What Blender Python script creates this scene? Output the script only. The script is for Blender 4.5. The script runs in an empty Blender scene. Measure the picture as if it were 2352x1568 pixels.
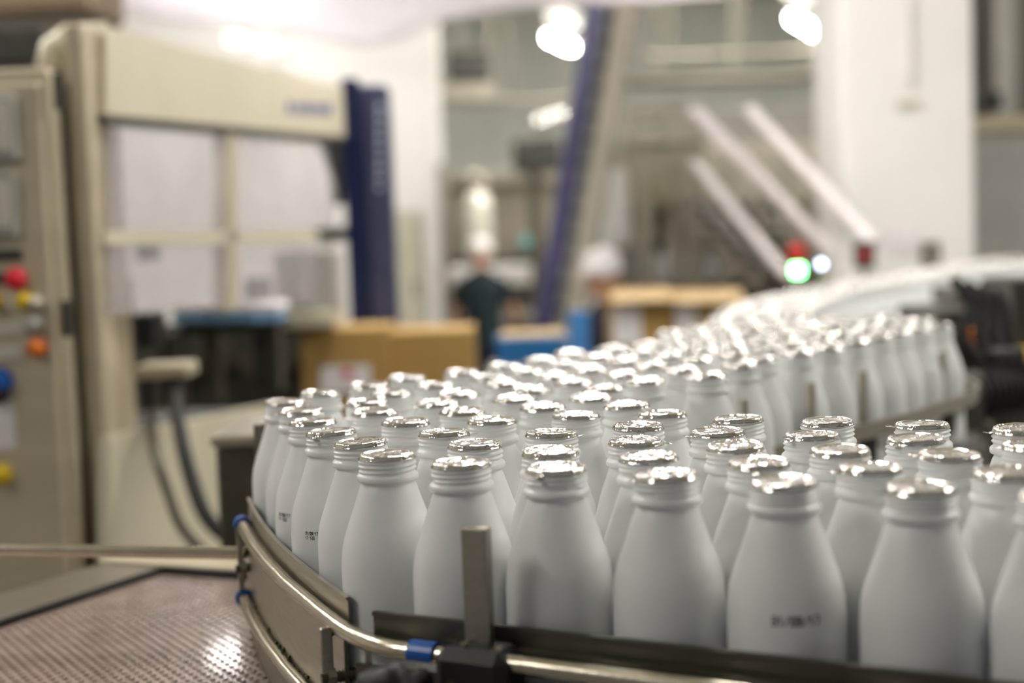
import bpy, math, random
from mathutils import Vector, Matrix, noise

# ------------------------------------------------------------------ camera, world, exposure
scene = bpy.context.scene
col = scene.collection
random.seed(7)
ZB = 1.415                       # height of the bottle belt above the hall floor
BH = 0.180                       # bottle height
ZC = ZB + BH                     # foil caps
CAMZ = ZC + 0.1558
PITCH, ROLL, F = 0.07732, 0.035616, 2352 * 50 / 36.0
g = Vector((math.sin(ROLL) * math.cos(PITCH), math.cos(ROLL) * math.cos(PITCH), math.sin(PITCH)))
AZ = -g
AY = (Vector((0, 0, 1)) - g * g.z).normalized()
AX = AY.cross(AZ)                # world axes written in lens coordinates (x right, y down, z forward)
EYE = Vector((0, 0, CAMZ))
cam_data = bpy.data.cameras.new('camera')
cam = bpy.data.objects.new('camera', cam_data)
col.objects.link(cam)
cam_data.sensor_width = 36.0
cam_data.lens = 50.0
cam_data.clip_start = 0.02
cam_data.clip_end = 100
cam_data.dof.use_dof = True
cam_data.dof.focus_distance = 1.095
cam_data.dof.aperture_fstop = 2.8
rot = Matrix(((AX.x, -AX.y, -AX.z), (AY.x, -AY.y, -AY.z), (AZ.x, -AZ.y, -AZ.z)))
cam.matrix_world = Matrix.Translation(EYE) @ rot.to_4x4()
scene.camera = cam

world = bpy.data.worlds.new('hall_ambient')
scene.world = world
world.use_nodes = True
world.node_tree.nodes['Background'].inputs[0].default_value = (0.98, 0.98, 0.98, 1)
world.node_tree.nodes['Background'].inputs[1].default_value = 0.19
scene.view_settings.view_transform = 'Standard'
scene.view_settings.look = 'None'
scene.view_settings.exposure = 0.0
scene.view_settings.gamma = 1.0
scene.view_settings.use_curve_mapping = False
scene.cycles.use_denoising = True
scene.cycles.max_bounces = 5
scene.cycles.diffuse_bounces = 4
scene.cycles.glossy_bounces = 3
scene.cycles.transmission_bounces = 3
scene.cycles.caustics_reflective = False
scene.cycles.caustics_refractive = False
scene.cycles.sample_clamp_indirect = 6.0
scene.cycles.use_adaptive_sampling = True
scene.cycles.adaptive_threshold = 0.18
scene.cycles.adaptive_min_samples = 16
LAMP = 58.0                      # radiance of the fluorescent tubes


def at(x, y, Y):
    """World point seen at photo pixel (x, y), at distance Y down the hall."""
    r = Vector(((x - 1176) / F, (y - 784) / F, 1.0))
    d = Vector((r.dot(AX), r.dot(AY), r.dot(AZ)))
    return EYE + d * (Y / d.y)


def C(r, gg, b):
    f = lambda v: (v / 255 / 12.92) if v / 255 <= 0.04045 else ((v / 255 + 0.055) / 1.055) ** 2.4
    return (f(r), f(gg), f(b), 1)


# ------------------------------------------------------------------ materials
MATS = {}


def mat(name, colour, rough=0.5, metal=0.0, vary=0.06, scale=12.0, bump=0.0, bscale=80.0, emit=None, estr=0.0, sss=0.0, stretch=None):
    if name in MATS:
        return MATS[name]
    m = bpy.data.materials.new(name)
    m.use_nodes = True
    nt = m.node_tree
    b = nt.nodes['Principled BSDF']
    b.inputs['Roughness'].default_value = rough
    b.inputs['Metallic'].default_value = metal
    tc = nt.nodes.new('ShaderNodeTexCoord')
    mp = nt.nodes.new('ShaderNodeMapping')
    nt.links.new(tc.outputs['Object'], mp.inputs['Vector'])
    if stretch:
        mp.inputs['Scale'].default_value = stretch
    nz = nt.nodes.new('ShaderNodeTexNoise')
    nz.inputs['Scale'].default_value = scale
    nz.inputs['Detail'].default_value = 2
    nt.links.new(mp.outputs[0], nz.inputs['Vector'])
    rp = nt.nodes.new('ShaderNodeValToRGB')
    rp.color_ramp.elements[0].position = 0.3
    rp.color_ramp.elements[1].position = 0.7
    rp.color_ramp.elements[0].color = tuple(min(1, c * (1 - vary)) for c in colour[:3]) + (1,)
    rp.color_ramp.elements[1].color = tuple(min(1, c * (1 + vary)) for c in colour[:3]) + (1,)
    nt.links.new(nz.outputs['Fac'], rp.inputs['Fac'])
    nt.links.new(rp.outputs['Color'], b.inputs['Base Color'])
    if bump:
        n2 = nt.nodes.new('ShaderNodeTexNoise')
        n2.inputs['Scale'].default_value = bscale
        n2.inputs['Detail'].default_value = 1.5
        nt.links.new(mp.outputs[0], n2.inputs['Vector'])
        bp = nt.nodes.new('ShaderNodeBump')
        bp.inputs['Strength'].default_value = bump
        bp.inputs['Distance'].default_value = 0.002
        nt.links.new(n2.outputs['Fac'], bp.inputs['Height'])
        nt.links.new(bp.outputs[0], b.inputs['Normal'])
    if emit:
        b.inputs['Emission Color'].default_value = emit
        b.inputs['Emission Strength'].default_value = estr
    if sss:
        b.inputs['Subsurface Weight'].default_value = sss
        b.inputs['Subsurface Radius'].default_value = (1.0, 1.0, 1.1)
        b.inputs['Subsurface Scale'].default_value = 0.012
    MATS[name] = m
    return m


STEEL = mat('brushed_steel', C(172, 166, 152), 0.32, 0.9, 0.08, 30, 0.15, 140, stretch=(1, 1, 6))
STEEL_ROD = mat('polished_rod_steel', C(198, 190, 172), 0.24, 1.0, 0.06, 60, 0.1, 200)
STEEL_DARK = mat('dull_dark_steel', C(96, 92, 82), 0.42, 0.8, 0.12, 30, 0.2, 90)
STEEL_WARM = mat('warm_cabinet_steel', C(196, 184, 158), 0.42, 0.3, 0.06, 4, 0.1, 40, stretch=(1, 1, 5))
CREAM = mat('cream_enamel', C(214, 205, 180), 0.35, 0.15, 0.04, 6)
WHITE = mat('white_paint', C(236, 233, 228), 0.55, 0, 0.03, 3)
BLACK = mat('black_plastic', C(20, 20, 19), 0.55, 0, 0.2, 20, 0.1, 60)
RUBBER = mat('black_rubber', C(34, 33, 30), 0.7, 0, 0.2, 20)
NAVY = mat('navy_enamel', C(8, 20, 62), 0.3, 0.0, 0.1, 5)
NAVY_LIT = mat('navy_enamel_lit', C(58, 62, 88), 0.35, 0.0, 0.08, 5)  # lit copy of the navy, for the post's right face
VIOLET = mat('violet_blue_enamel', C(84, 82, 122), 0.3, 0.1, 0.1, 5)
BLUE_PLASTIC = mat('bright_blue_plastic', C(10, 84, 170), 0.35, 0, 0.1, 20)
CARD = mat('brown_cardboard', C(172, 138, 78), 0.8, 0, 0.05, 9, 0.1, 60, stretch=(1, 1, 8))
CARD_LIGHT = mat('pale_cardboard', C(214, 186, 142), 0.8, 0, 0.05, 9)
PAPER = mat('white_paper', C(228, 222, 222), 0.7, 0, 0.03, 9)
GREY_WALL = mat('grey_green_wall', C(222, 224, 216), 0.7, 0, 0.05, 1.5)
CEIL = mat('olive_grey_ceiling', C(200, 195, 174), 0.8, 0, 0.05, 1.0)
FLOOR = mat('grey_resin_floor', C(120, 116, 106), 0.4, 0, 0.12, 2.0, 0.1, 30)
FABRIC = mat('white_duct_fabric', C(240, 230, 232), 0.8, 0, 0.03, 2, 0.2, 6)
BEIGE = mat('beige_machine_paint', C(206, 200, 180), 0.45, 0.1, 0.06, 4)
GREYP = mat('grey_machine_paint', C(170, 168, 160), 0.5, 0.1, 0.08, 5)
DARKM = mat('dark_machine_metal', C(58, 56, 50), 0.5, 0.2, 0.3, 14)
YELLOW = mat('yellow_plastic', C(212, 180, 10), 0.4, 0, 0.06, 10)
ORANGE = mat('orange_plastic', C(214, 110, 24), 0.4, 0, 0.06, 10)
RED = mat('red_plastic', C(214, 20, 48), 0.35, 0, 0.06, 10)
SCREEN = mat('pale_screen', C(206, 200, 184), 0.3, 0, 0.02, 10)
INK = mat('black_print_ink', C(28, 30, 34), 0.6, 0, 0.05, 10)
BLUE_INK = mat('blue_print', C(66, 72, 140), 0.5, 0, 0.05, 10)
PALE_INK = mat('pale_print', C(170, 176, 190), 0.5, 0, 0.05, 10)
def translucent(m, w):
    nt = m.node_tree
    b = nt.nodes['Principled BSDF']
    out = [n for n in nt.nodes if n.type == 'OUTPUT_MATERIAL'][0]
    tl = nt.nodes.new('ShaderNodeBsdfTranslucent')
    tl.inputs[0].default_value = C(232, 238, 250)
    mx = nt.nodes.new('ShaderNodeMixShader')
    mx.inputs[0].default_value = w
    nt.links.new(b.outputs[0], mx.inputs[1])
    nt.links.new(tl.outputs[0], mx.inputs[2])
    nt.links.new(mx.outputs[0], out.inputs['Surface'])


PINK_BELT = mat('pinkish_brown_belt', C(164, 146, 136), 0.22, 0.0, 0.14, 25, 0.5, 150)
PINK_BELT.node_tree.nodes['Principled BSDF'].inputs['Coat Weight'].default_value = 0.7
PINK_BELT.node_tree.nodes['Principled BSDF'].inputs['Coat Roughness'].default_value = 0.06
GREEN_MOSS = mat('green_algae', C(86, 100, 40), 0.8, 0, 0.3, 200)
BELT = mat('grey_conveyor_chain', C(92, 90, 84), 0.4, 0.5, 0.1, 20)
PLASTIC = mat('white_bottle_plastic', C(243, 243, 240), 0.30, 0, 0.012, 40, 0.05, 260)
translucent(PLASTIC, 0.16)
FOIL = mat('silver_foil', C(234, 231, 226), 0.13, 1.0, 0.03, 60, 0.4, 260)
SHIRT = mat('dark_teal_cloth', C(16, 34, 40), 0.85, 0, 0.1, 10)
WHITE_CLOTH = mat('white_work_cloth', C(240, 236, 234), 0.85, 0, 0.04, 10)
NAVY_CLOTH = mat('navy_cloth', C(26, 30, 52), 0.85, 0, 0.1, 10)
SKIN = mat('skin', C(206, 150, 118), 0.5, 0, 0.05, 10)
TUBE = mat('lit_tube_diffuser', C(255, 252, 244), 0.5, emit=(1.0, 0.975, 0.93, 1), estr=LAMP)
TUBE_DIM = mat('dim_tube_diffuser', C(255, 252, 244), 0.5, emit=(1.0, 0.95, 0.84, 1), estr=1.3)
GREEN_LAMP = mat('lit_green_lens', C(0, 230, 90), 0.3, emit=(0.16, 1.0, 0.24, 1), estr=26)
RED_LENS = mat('red_lens', C(190, 40, 20), 0.3, 0, 0.05, 5)
BLUE_LED = mat('lit_pale_blue_led', C(190, 200, 240), 0.3, emit=(0.62, 0.68, 1.0, 1), estr=10)


def pane_material():
    m = bpy.data.materials.new('hazy_clear_panel')
    m.use_nodes = True
    nt = m.node_tree
    nt.nodes.clear()
    out = nt.nodes.new('ShaderNodeOutputMaterial')
    mix = nt.nodes.new('ShaderNodeMixShader')
    tr = nt.nodes.new('ShaderNodeBsdfTransparent')
    tr.inputs[0].default_value = (0.94, 0.93, 0.93, 1)
    pr = nt.nodes.new('ShaderNodeBsdfPrincipled')
    pr.inputs['Base Color'].default_value = C(214, 208, 212)
    pr.inputs['Roughness'].default_value = 0.15
    nz = nt.nodes.new('ShaderNodeTexNoise')
    nz.inputs['Scale'].default_value = 3
    mr = nt.nodes.new('ShaderNodeMapRange')
    mr.inputs['To Min'].default_value = 0.22
    mr.inputs['To Max'].default_value = 0.36
    nt.links.new(nz.outputs['Fac'], mr.inputs['Value'])
    nt.links.new(mr.outputs[0], mix.inputs['Fac'])
    nt.links.new(tr.outputs[0], mix.inputs[1])
    nt.links.new(pr.outputs[0], mix.inputs[2])
    nt.links.new(mix.outputs[0], out.inputs['Surface'])
    return m


PANE = pane_material()


# ------------------------------------------------------------------ mesh building
class MB:
    def __init__(self):
        self.v, self.f, self.s = [], [], []

    def add(self, vs, fs, smooth=False):
        o = len(self.v)
        self.v += [tuple(p) for p in vs]
        self.f += [tuple(i + o for i in q) for q in fs]
        self.s += [smooth] * len(fs)
        return self

    def frame_box(self, c, ax, ay, az, ch=0.0):
        """Box about c with half-axis vectors ax, ay, az and chamfered edges of size ch."""
        c, ax, ay, az = map(Vector, (c, ax, ay, az))
        L = [ax.length, ay.length, az.length]
        if ch <= 0:
            vs = [c + ax * i + ay * j + az * k for k in (-1, 1) for j in (-1, 1) for i in (-1, 1)]
            return self.add(vs, [(0, 2, 3, 1), (4, 5, 7, 6), (0, 1, 5, 4), (2, 6, 7, 3), (0, 4, 6, 2), (1, 3, 7, 5)])
        ch = min(ch, 0.45 * min(L))
        A = [ax, ay, az]
        vs, idx = [], {}
        for sx in (-1, 1):
            for sy in (-1, 1):
                for sz in (-1, 1):
                    s = (sx, sy, sz)
                    for k in range(3):
                        p = c.copy()
                        for j in range(3):
                            p += A[j] * s[j] * (1.0 if j == k else 1 - ch / L[j])
                        idx[(s, k)] = len(vs)
                        vs.append(p)
        fs = []
        for k in range(3):
            a, b = [j for j in range(3) if j != k]
            for sk in (-1, 1):
                q = []
                for sa, sb in ((-1, -1), (1, -1), (1, 1), (-1, 1)):
                    s = [0, 0, 0]
                    s[k], s[a], s[b] = sk, sa, sb
                    q.append(idx[(tuple(s), k)])
                fs.append(q)
        for k in range(3):
            a, b = [j for j in range(3) if j != k]
            for sa in (-1, 1):
                for sb in (-1, 1):
                    s0, s1 = [0, 0, 0], [0, 0, 0]
                    s0[k], s1[k] = -1, 1
                    s0[a] = s1[a] = sa
                    s0[b] = s1[b] = sb
                    s0, s1 = tuple(s0), tuple(s1)
                    fs.append([idx[(s0, a)], idx[(s1, a)], idx[(s1, b)], idx[(s0, b)]])
        for sx in (-1, 1):
            for sy in (-1, 1):
                for sz in (-1, 1):
                    s = (sx, sy, sz)
                    fs.append([idx[(s, 0)], idx[(s, 1)], idx[(s, 2)]])
        return self.add(vs, fs)

    def box(self, c, size, rz=0.0, ch=0.0):
        cs, sn = math.cos(rz), math.sin(rz)
        sx, sy, sz = (d / 2 for d in size)
        return self.frame_box(c, (cs * sx, sn * sx, 0), (-sn * sy, cs * sy, 0), (0, 0, sz), ch)

    def beam(self, p0, p1, w, h, up=(0, 0, 1), ch=0.0):
        p0, p1, up = Vector(p0), Vector(p1), Vector(up)
        d = p1 - p0
        side = d.cross(up).normalized()
        u = side.cross(d).normalized()
        return self.frame_box((p0 + p1) / 2, d / 2, side * w / 2, u * h / 2, ch)

    def cyl(self, p0, p1, r, r2=None, n=16, smooth=True):
        p0, p1 = Vector(p0), Vector(p1)
        r2 = r if r2 is None else r2
        d = (p1 - p0).normalized()
        a = d.orthogonal().normalized()
        b = d.cross(a)
        vs, fs = [], []
        for p, q in ((p0, r), (p1, r2)):
            for i in range(n):
                t = 2 * math.pi * i / n
                vs.append(p + (a * math.cos(t) + b * math.sin(t)) * q)
        for i in range(n):
            fs.append((i, (i + 1) % n, n + (i + 1) % n, n + i))
        self.add(vs, fs, smooth)
        self.add(vs[:n], [tuple(range(n - 1, -1, -1))])
        self.add(vs[n:], [tuple(range(n))])
        return self

    def tube(self, path, r, n=12, rf=None):
        path = [Vector(p) for p in path]
        vs, fs = [], []
        a = None
        for i, p in enumerate(path):
            d = (path[min(i + 1, len(path) - 1)] - path[max(i - 1, 0)]).normalized()
            a = d.orthogonal().normalized() if a is None else (a - d * a.dot(d)).normalized()
            b = d.cross(a)
            q = r if rf is None else rf(i / (len(path) - 1))
            for k in range(n):
                t = 2 * math.pi * k / n
                vs.append(p + (a * math.cos(t) + b * math.sin(t)) * q)
        for i in range(len(path) - 1):
            for k in range(n):
                fs.append((i * n + k, i * n + (k + 1) % n, (i + 1) * n + (k + 1) % n, (i + 1) * n + k))
        self.add(vs, fs, True)
        self.add(vs[:n], [tuple(range(n - 1, -1, -1))])
        self.add(vs[-n:], [tuple(range(n))])
        return self

    def lathe(self, prof, n=32, c=(0, 0, 0), rfun=None):
        c = Vector(c)
        vs, fs = [], []
        for r, z in prof:
            for i in range(n):
                t = 2 * math.pi * i / n
                q = r if rfun is None else rfun(r, z, t)
                vs.append(c + Vector((q * math.cos(t), q * math.sin(t), z)))
        m = len(prof)
        for j in range(m - 1):
            for i in range(n):
                fs.append((j * n + i, j * n + (i + 1) % n, (j + 1) * n + (i + 1) % n, (j + 1) * n + i))
        self.add(vs, fs, True)
        if prof[0][0] > 1e-6:
            self.add(vs[:n], [tuple(range(n - 1, -1, -1))])
        if prof[-1][0] > 1e-6:
            self.add(vs[-n:], [tuple(range(n))])
        return self

    def loft(self, levels, n=24):
        vs, fs = [], []
        for (cx, cy, z, rx, ry) in levels:
            for i in range(n):
                t = 2 * math.pi * i / n
                vs.append((cx + rx * math.cos(t), cy + ry * math.sin(t), z))
        for j in range(len(levels) - 1):
            for i in range(n):
                fs.append((j * n + i, j * n + (i + 1) % n, (j + 1) * n + (i + 1) % n, (j + 1) * n + i))
        self.add(vs, fs, True)
        self.add(vs[:n], [tuple(range(n - 1, -1, -1))])
        self.add(vs[-n:], [tuple(range(n))])
        return self

    def prism(self, poly, z0, z1):
        n = len(poly)
        vs = [(p[0], p[1], z0) for p in poly] + [(p[0], p[1], z1) for p in poly]
        fs = [tuple(range(n - 1, -1, -1)), tuple(range(n, 2 * n))]
        fs += [(i, (i + 1) % n, n + (i + 1) % n, n + i) for i in range(n)]
        return self.add(vs, fs)

    def strip(self, path, thick, z0, z1, lip=0.0):
        """Thin upright sheet following a ground path (list of 2D points), z0..z1, with a small outward top lip."""
        path = [Vector((p[0], p[1])) for p in path]
        vs, fs = [], []
        for i, p in enumerate(path):
            d = (path[min(i + 1, len(path) - 1)] - path[max(i - 1, 0)]).normalized()
            n = Vector((d.y, -d.x)) * thick / 2
            m = Vector((d.y, -d.x)) * (thick / 2 + lip)
            for q, z in ((p - n, z0), (p + n, z0), (p + n, z1 - thick), (p + m, z1 - thick), (p + m, z1), (p - n, z1)):
                vs.append((q.x, q.y, z))
        k = 6
        for i in range(len(path) - 1):
            for j in range(k):
                fs.append((i * k + j, i * k + (j + 1) % k, (i + 1) * k + (j + 1) % k, (i + 1) * k + j))
        fs.append(tuple(range(k - 1, -1, -1)))
        fs.append(tuple(range((len(path) - 1) * k, len(path) * k)))
        return self.add(vs, fs)

    def mesh(self, name, material, off=(0, 0, 0)):
        me = bpy.data.meshes.new(name)
        ox, oy, oz = off
        me.from_pydata([(a - ox, b - oy, c - oz) for a, b, c in self.v], [], self.f)
        me.polygons.foreach_set('use_smooth', self.s)
        me.materials.append(material)
        me.validate()
        me.update()
        return me


def wpos(o):
    p = Vector((0, 0, 0))
    while o is not None:
        p += o.location
        o = o.parent
    return p


def part(name, mb, material, parent, label=None, kind=None):
    me = mb.mesh(name, material, wpos(parent))
    o = bpy.data.objects.new(name, me)
    col.objects.link(o)
    o.parent = parent
    if label:
        o['label'] = label
    if kind:
        o['kind'] = kind
    return o


def thing(name, label, cat, loc=(0, 0, 0), group=None):
    o = bpy.data.objects.new(name, None)
    o.empty_display_size = 0.05
    col.objects.link(o)
    o.location = loc
    o['label'], o['category'] = label, cat
    if group:
        o['group'] = group
    return o


def single(name, mb, material, label, cat, loc=(0, 0, 0), group=None):
    o = bpy.data.objects.new(name, mb.mesh(name, material, loc))
    col.objects.link(o)
    o.location = loc
    o['label'], o['category'] = label, cat
    if group:
        o['group'] = group
    return o


def struct(name, mb, material, label, cat):
    o = bpy.data.objects.new(name, mb.mesh(name, material))
    col.objects.link(o)
    o['kind'], o['label'], o['category'] = 'structure', label, cat
    return o


def ordinal(i):
    return ['first', 'second', 'third', 'fourth', 'fifth', 'sixth', 'seventh', 'eighth', 'ninth', 'tenth', 'eleventh', 'twelfth', 'thirteenth',
            'fourteenth', 'fifteenth', 'sixteenth', 'seventeenth', 'eighteenth', 'nineteenth', 'twentieth', 'twenty-first', 'twenty-second'][i]


def Z(y, Y, x=1176):
    return at(x, y, Y).z


# ------------------------------------------------------------------ the hall
CEILZ = 4.7
struct('floor', MB().box((1.5, 9, -0.1), (18, 24, 0.2)), FLOOR, 'grey resin floor of the bottling hall', 'floor')
struct('ceiling', MB().box((1.5, 9, CEILZ + 0.1), (18, 24, 0.2)), CEIL, 'olive grey ceiling of the bottling hall', 'ceiling')
wb = struct('wall_back', MB().box((1.5, 19.1, CEILZ / 2), (18, 0.2, CEILZ)), GREY_WALL, 'grey green far wall of the hall', 'wall')
for i in range(10):
    part('wall_panel', MB().box((-4.6 + i * 1.25, 18.975, 2.6), (1.18, 0.05, 4.1), ch=0.01), GREY_WALL, wb)
struct('wall_right', MB().box((10.4, 9, CEILZ / 2), (0.2, 24, CEILZ)), GREY_WALL, 'grey wall at the far right end of the hall', 'wall')
struct('wall_left', MB().box((-7.4, 9, CEILZ / 2), (0.2, 24, CEILZ)), WHITE, 'white wall beyond the packing machine', 'wall')
# white partition whose end stands behind the blue post
pr = at(1010, 300, 9.2).x
pw = struct('wall_partition', MB().box(((pr - 5.2) / 2, 9.35, CEILZ / 2), (pr + 5.2, 0.3, CEILZ)), WHITE, 'white partition wall ending beside the navy post', 'wall')
part('corner_guard', MB().box((pr + 0.004, 9.2, 1.1), (0.05, 0.05, 2.2)), STEEL, pw)
c0, c1 = at(1936, 300, 5.4), at(2238, 300, 5.4)
cw = c1.x - c0.x
colm = struct('column', MB().box(((c0.x + c1.x) / 2, 5.4 + cw / 2, CEILZ / 2), (cw, cw, CEILZ), ch=0.012), WHITE, 'wide white square column behind the handrails', 'column')
p = at(2085, 238, 5.4)
part('number_plate', MB().box((p.x, 5.392, p.z), (0.085, 0.012, 0.028), ch=0.003), BEIGE, colm, 'small pale yellow plate')
p = at(2070, 556, 5.4)
part('notice', MB().box((p.x, 5.395, p.z), (0.13, 0.006, 0.085)), PAPER, colm, 'small white paper notice')
p = at(2085, 120, 5.4)
part('conduit', MB().cyl((p.x, 5.388, 2.25), (p.x, 5.388, CEILZ), 0.011, n=10), WHITE, colm)


def lamp(p0, p1, label, material=TUBE, w=0.12, drop=None):
    p0, p1 = Vector(p0), Vector(p1)
    t = thing('ceiling_lamp', label, 'lamp', (p0 + p1) / 2, 'fluorescent lamps under the ceiling')
    up = Vector((0, 0, 1))
    part('housing', MB().beam(p0 + up * 0.05, p1 + up * 0.05, w + 0.04, 0.05, ch=0.008), WHITE, t)
    part('diffuser', MB().beam(p0, p1, w, 0.05), material, t)
    for q in (p0.lerp(p1, 0.15), p0.lerp(p1, 0.85)):
        part('hanger', MB().cyl(q + up * 0.07, (q.x, q.y, CEILZ), 0.006, n=6), STEEL, t)
    return t


lamp(at(1262, 86, 10.6), at(1313, 110, 11.3), 'bright tube lamp beside the top of the leaning elevator', w=0.06)
lamp(at(1268, 36, 10.4), at(1318, 58, 11.1), 'dimmer tube lamp just above the bright one by the elevator', TUBE_DIM, w=0.09)
lamp(at(1820, 42, 11.4), at(1877, 78, 12.4), 'bright tube lamp hanging next to the wide white column', w=0.06)
lamp(at(1802, -26, 11.0), at(1850, 6, 12.0), 'dim tube lamp at the top edge above the bright one', TUBE_DIM, w=0.09)
lamp(at(538, 88, 8.6), at(556, 96, 8.9), 'tube lamp glowing above the cream beam, nearer the cabinet', TUBE_DIM, w=0.10)
lamp(at(604, 100, 8.7), at(626, 108, 9.0), 'tube lamp glowing above the cream beam, nearer the blue post', TUBE_DIM, w=0.10)
dv = Vector((0.38, 0.925, 0)) * 0.62
k = 0
for (x, y) in ((-2.6, 3.0), (0.2, 2.6), (2.9, 2.2), (-3.0, 4.4), (0.2, 4.4), (4.6, 3.6), (-1.3, 8.0), (1.5, 8.2), (4.4, 7.6), (2.6, 11.0), (5.2, 10.4), (0.4, 13.0), (3.4, 13.4), (1.2, 10.4), (5.6, 13.6), (-2.4, 12.6), (2.0, 12.2), (0.2, 11.6), (4.2, 12.4)):  # out-of-view lamps, added to light the hall and brighten its far end
    c = Vector((x, y, 4.5 if y > 9 else 3.3 if 3.3 < y < 6 else 3.95))
    lamp(c - dv, c + dv, 'unseen tube lamp added over the bottling hall, %s from the near end' % ordinal(k), w=0.16)
    k += 1

for (x, y, z, lab) in ((-1.42, 7.2, 3.05, 'unseen short tube lamp under the white sheet, placed for the belt glare'), (-2.5, 0.2, 3.6, 'unseen tube lamp over the aisle, added for light from the left'), (2.5, 1.5, 3.1, 'unseen low tube lamp added to brighten the rear lane')):  # added lamps: belt glare, light from the left, brighter rear lane
    c = Vector((x, y, z))
    hd_ = dv * (0.4 if y > 5 else 0.8 if x > 2 else 1.0)
    lamp(c - hd_, c + hd_, lab, w=0.14)
# white fabric sheet sagging under the ceiling, light falling through it
def sheet_material():
    m = bpy.data.materials.new('white_translucent_sheet')
    m.use_nodes = True
    nt = m.node_tree
    nt.nodes.clear()
    out = nt.nodes.new('ShaderNodeOutputMaterial')
    mix = nt.nodes.new('ShaderNodeMixShader')
    mix.inputs[0].default_value = 0.32
    df = nt.nodes.new('ShaderNodeBsdfDiffuse')
    tl = nt.nodes.new('ShaderNodeBsdfTranslucent')
    nz = nt.nodes.new('ShaderNodeTexNoise')
    nz.inputs['Scale'].default_value = 2.0
    rp = nt.nodes.new('ShaderNodeValToRGB')
    rp.color_ramp.elements[0].color = C(226, 219, 228)
    rp.color_ramp.elements[1].color = C(242, 236, 244)
    nt.links.new(nz.outputs['Fac'], rp.inputs['Fac'])
    for s in (df, tl):
        nt.links.new(rp.outputs[0], s.inputs['Color'])
    nt.links.new(df.outputs[0], mix.inputs[1])
    nt.links.new(tl.outputs[0], mix.inputs[2])
    nt.links.new(mix.outputs[0], out.inputs['Surface'])
    return m


SHEET = sheet_material()
prof = [(-260, -30), (60, 8), (230, 22), (450, 50), (640, 66), (760, 92), (850, 104), (920, 86), (1000, 46), (1200, 14), (1450, 4), (1640, -10), (1900, -60), (2300, -140)]
ctrl = [at(x, y, 8.4) for x, y in prof]
xs = [c.x for c in ctrl]


def hem(x):
    for i in range(len(xs) - 1):
        if xs[i] <= x <= xs[i + 1]:
            t = (x - xs[i]) / (xs[i + 1] - xs[i])
            t = t * t * (3 - 2 * t)
            return ctrl[i].z + (ctrl[i + 1].z - ctrl[i].z) * t
    return ctrl[-1].z


du = thing('ceiling_sheet', 'white translucent sheet sagging along the top of the hall', 'sheet', (0, 7.5, 3.0))
vs, fs = [], []
NX, NY = 70, 14
for j in range(NY + 1):
    for i in range(NX + 1):
        x = xs[0] + (xs[-1] - xs[0]) * i / NX
        t = j / NY
        y = 8.4 - 2.9 * t
        z = hem(x) + 0.10 * math.sin(3.1 * t) + 0.05 * math.sin(2.3 * x + 5 * t) * t + 0.55 * t * t
        vs.append((x, y, z))
for j in range(NY):
    for i in range(NX):
        q = j * (NX + 1) + i
        fs.append((q, q + 1, q + NX + 2, q + NX + 1))
part('cloth', MB().add(vs, fs, True), SHEET, du)
part('hem', MB().tube([(xs[0] + (xs[-1] - xs[0]) * i / NX, 8.4, hem(xs[0] + (xs[-1] - xs[0]) * i / NX)) for i in range(NX + 1)], 0.012, 8), FABRIC, du)
for i in range(5, NX, 9):
    x = xs[0] + (xs[-1] - xs[0]) * i / NX
    part('cord', MB().cyl((x, 8.4, hem(x)), (x, 8.4, CEILZ), 0.004, n=6), STEEL, du)

# ---- bottle places on the belt (metres, measured from the photograph)
ROWS = {
    'front': [(-0.0931, 1.0170), (-0.0382, 0.9686), (0.0260, 0.9333), (0.0948, 0.8941), (0.1619, 0.8549), (0.2355, 0.8214), (0.3014, 0.7866)],
    'second': [(-0.0305, 1.0547), (0.0244, 1.0064), (0.0909, 0.9671), (0.1596, 0.9280), (0.2243, 0.8936), (0.2992, 0.8596)],
    'third': [(-0.0567, 1.1230), (0.0282, 1.0982), (0.0888, 1.0410), (0.1556, 1.0010), (0.2224, 0.9667), (0.2868, 0.9317)],
    'fourth': [(-0.0195, 1.1859), (0.0521, 1.2002), (0.0978, 1.1208), (0.1540, 1.0741), (0.2185, 1.0397), (0.2849, 1.0047), (0.3532, 0.9622)],
    'fifth': [(0.1244, 1.1889), (0.1806, 1.1422), (0.2451, 1.1078), (0.3097, 1.0735), (0.3706, 1.0331)],
    'edge': [(-0.1193, 1.0852), (-0.1501, 1.1515), (-0.1745, 1.2204), (-0.1960, 1.2990), (-0.2223, 1.3775)],
    'mid': [(-0.0925, 1.1968), (-0.1259, 1.2750), (-0.1403, 1.3489), (-0.1229, 1.4200), (-0.1973, 1.4462), (-0.1544, 1.5054), (-0.1181, 1.5759), (-0.0463, 1.2540), (-0.0710, 1.3233), (-0.0544, 1.3945), (0.0254, 1.2683), (0.0006, 1.3378), (0.1001, 1.2578), (0.0727, 1.3256), (0.0893, 1.3968), (0.0627, 1.4663), (0.0172, 1.4090)],
    'rim': [(0.1350, 1.4538), (0.2026, 1.4816), (0.1858, 1.5527), (0.2537, 1.5798), (0.2865, 1.6451)],
}
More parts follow.
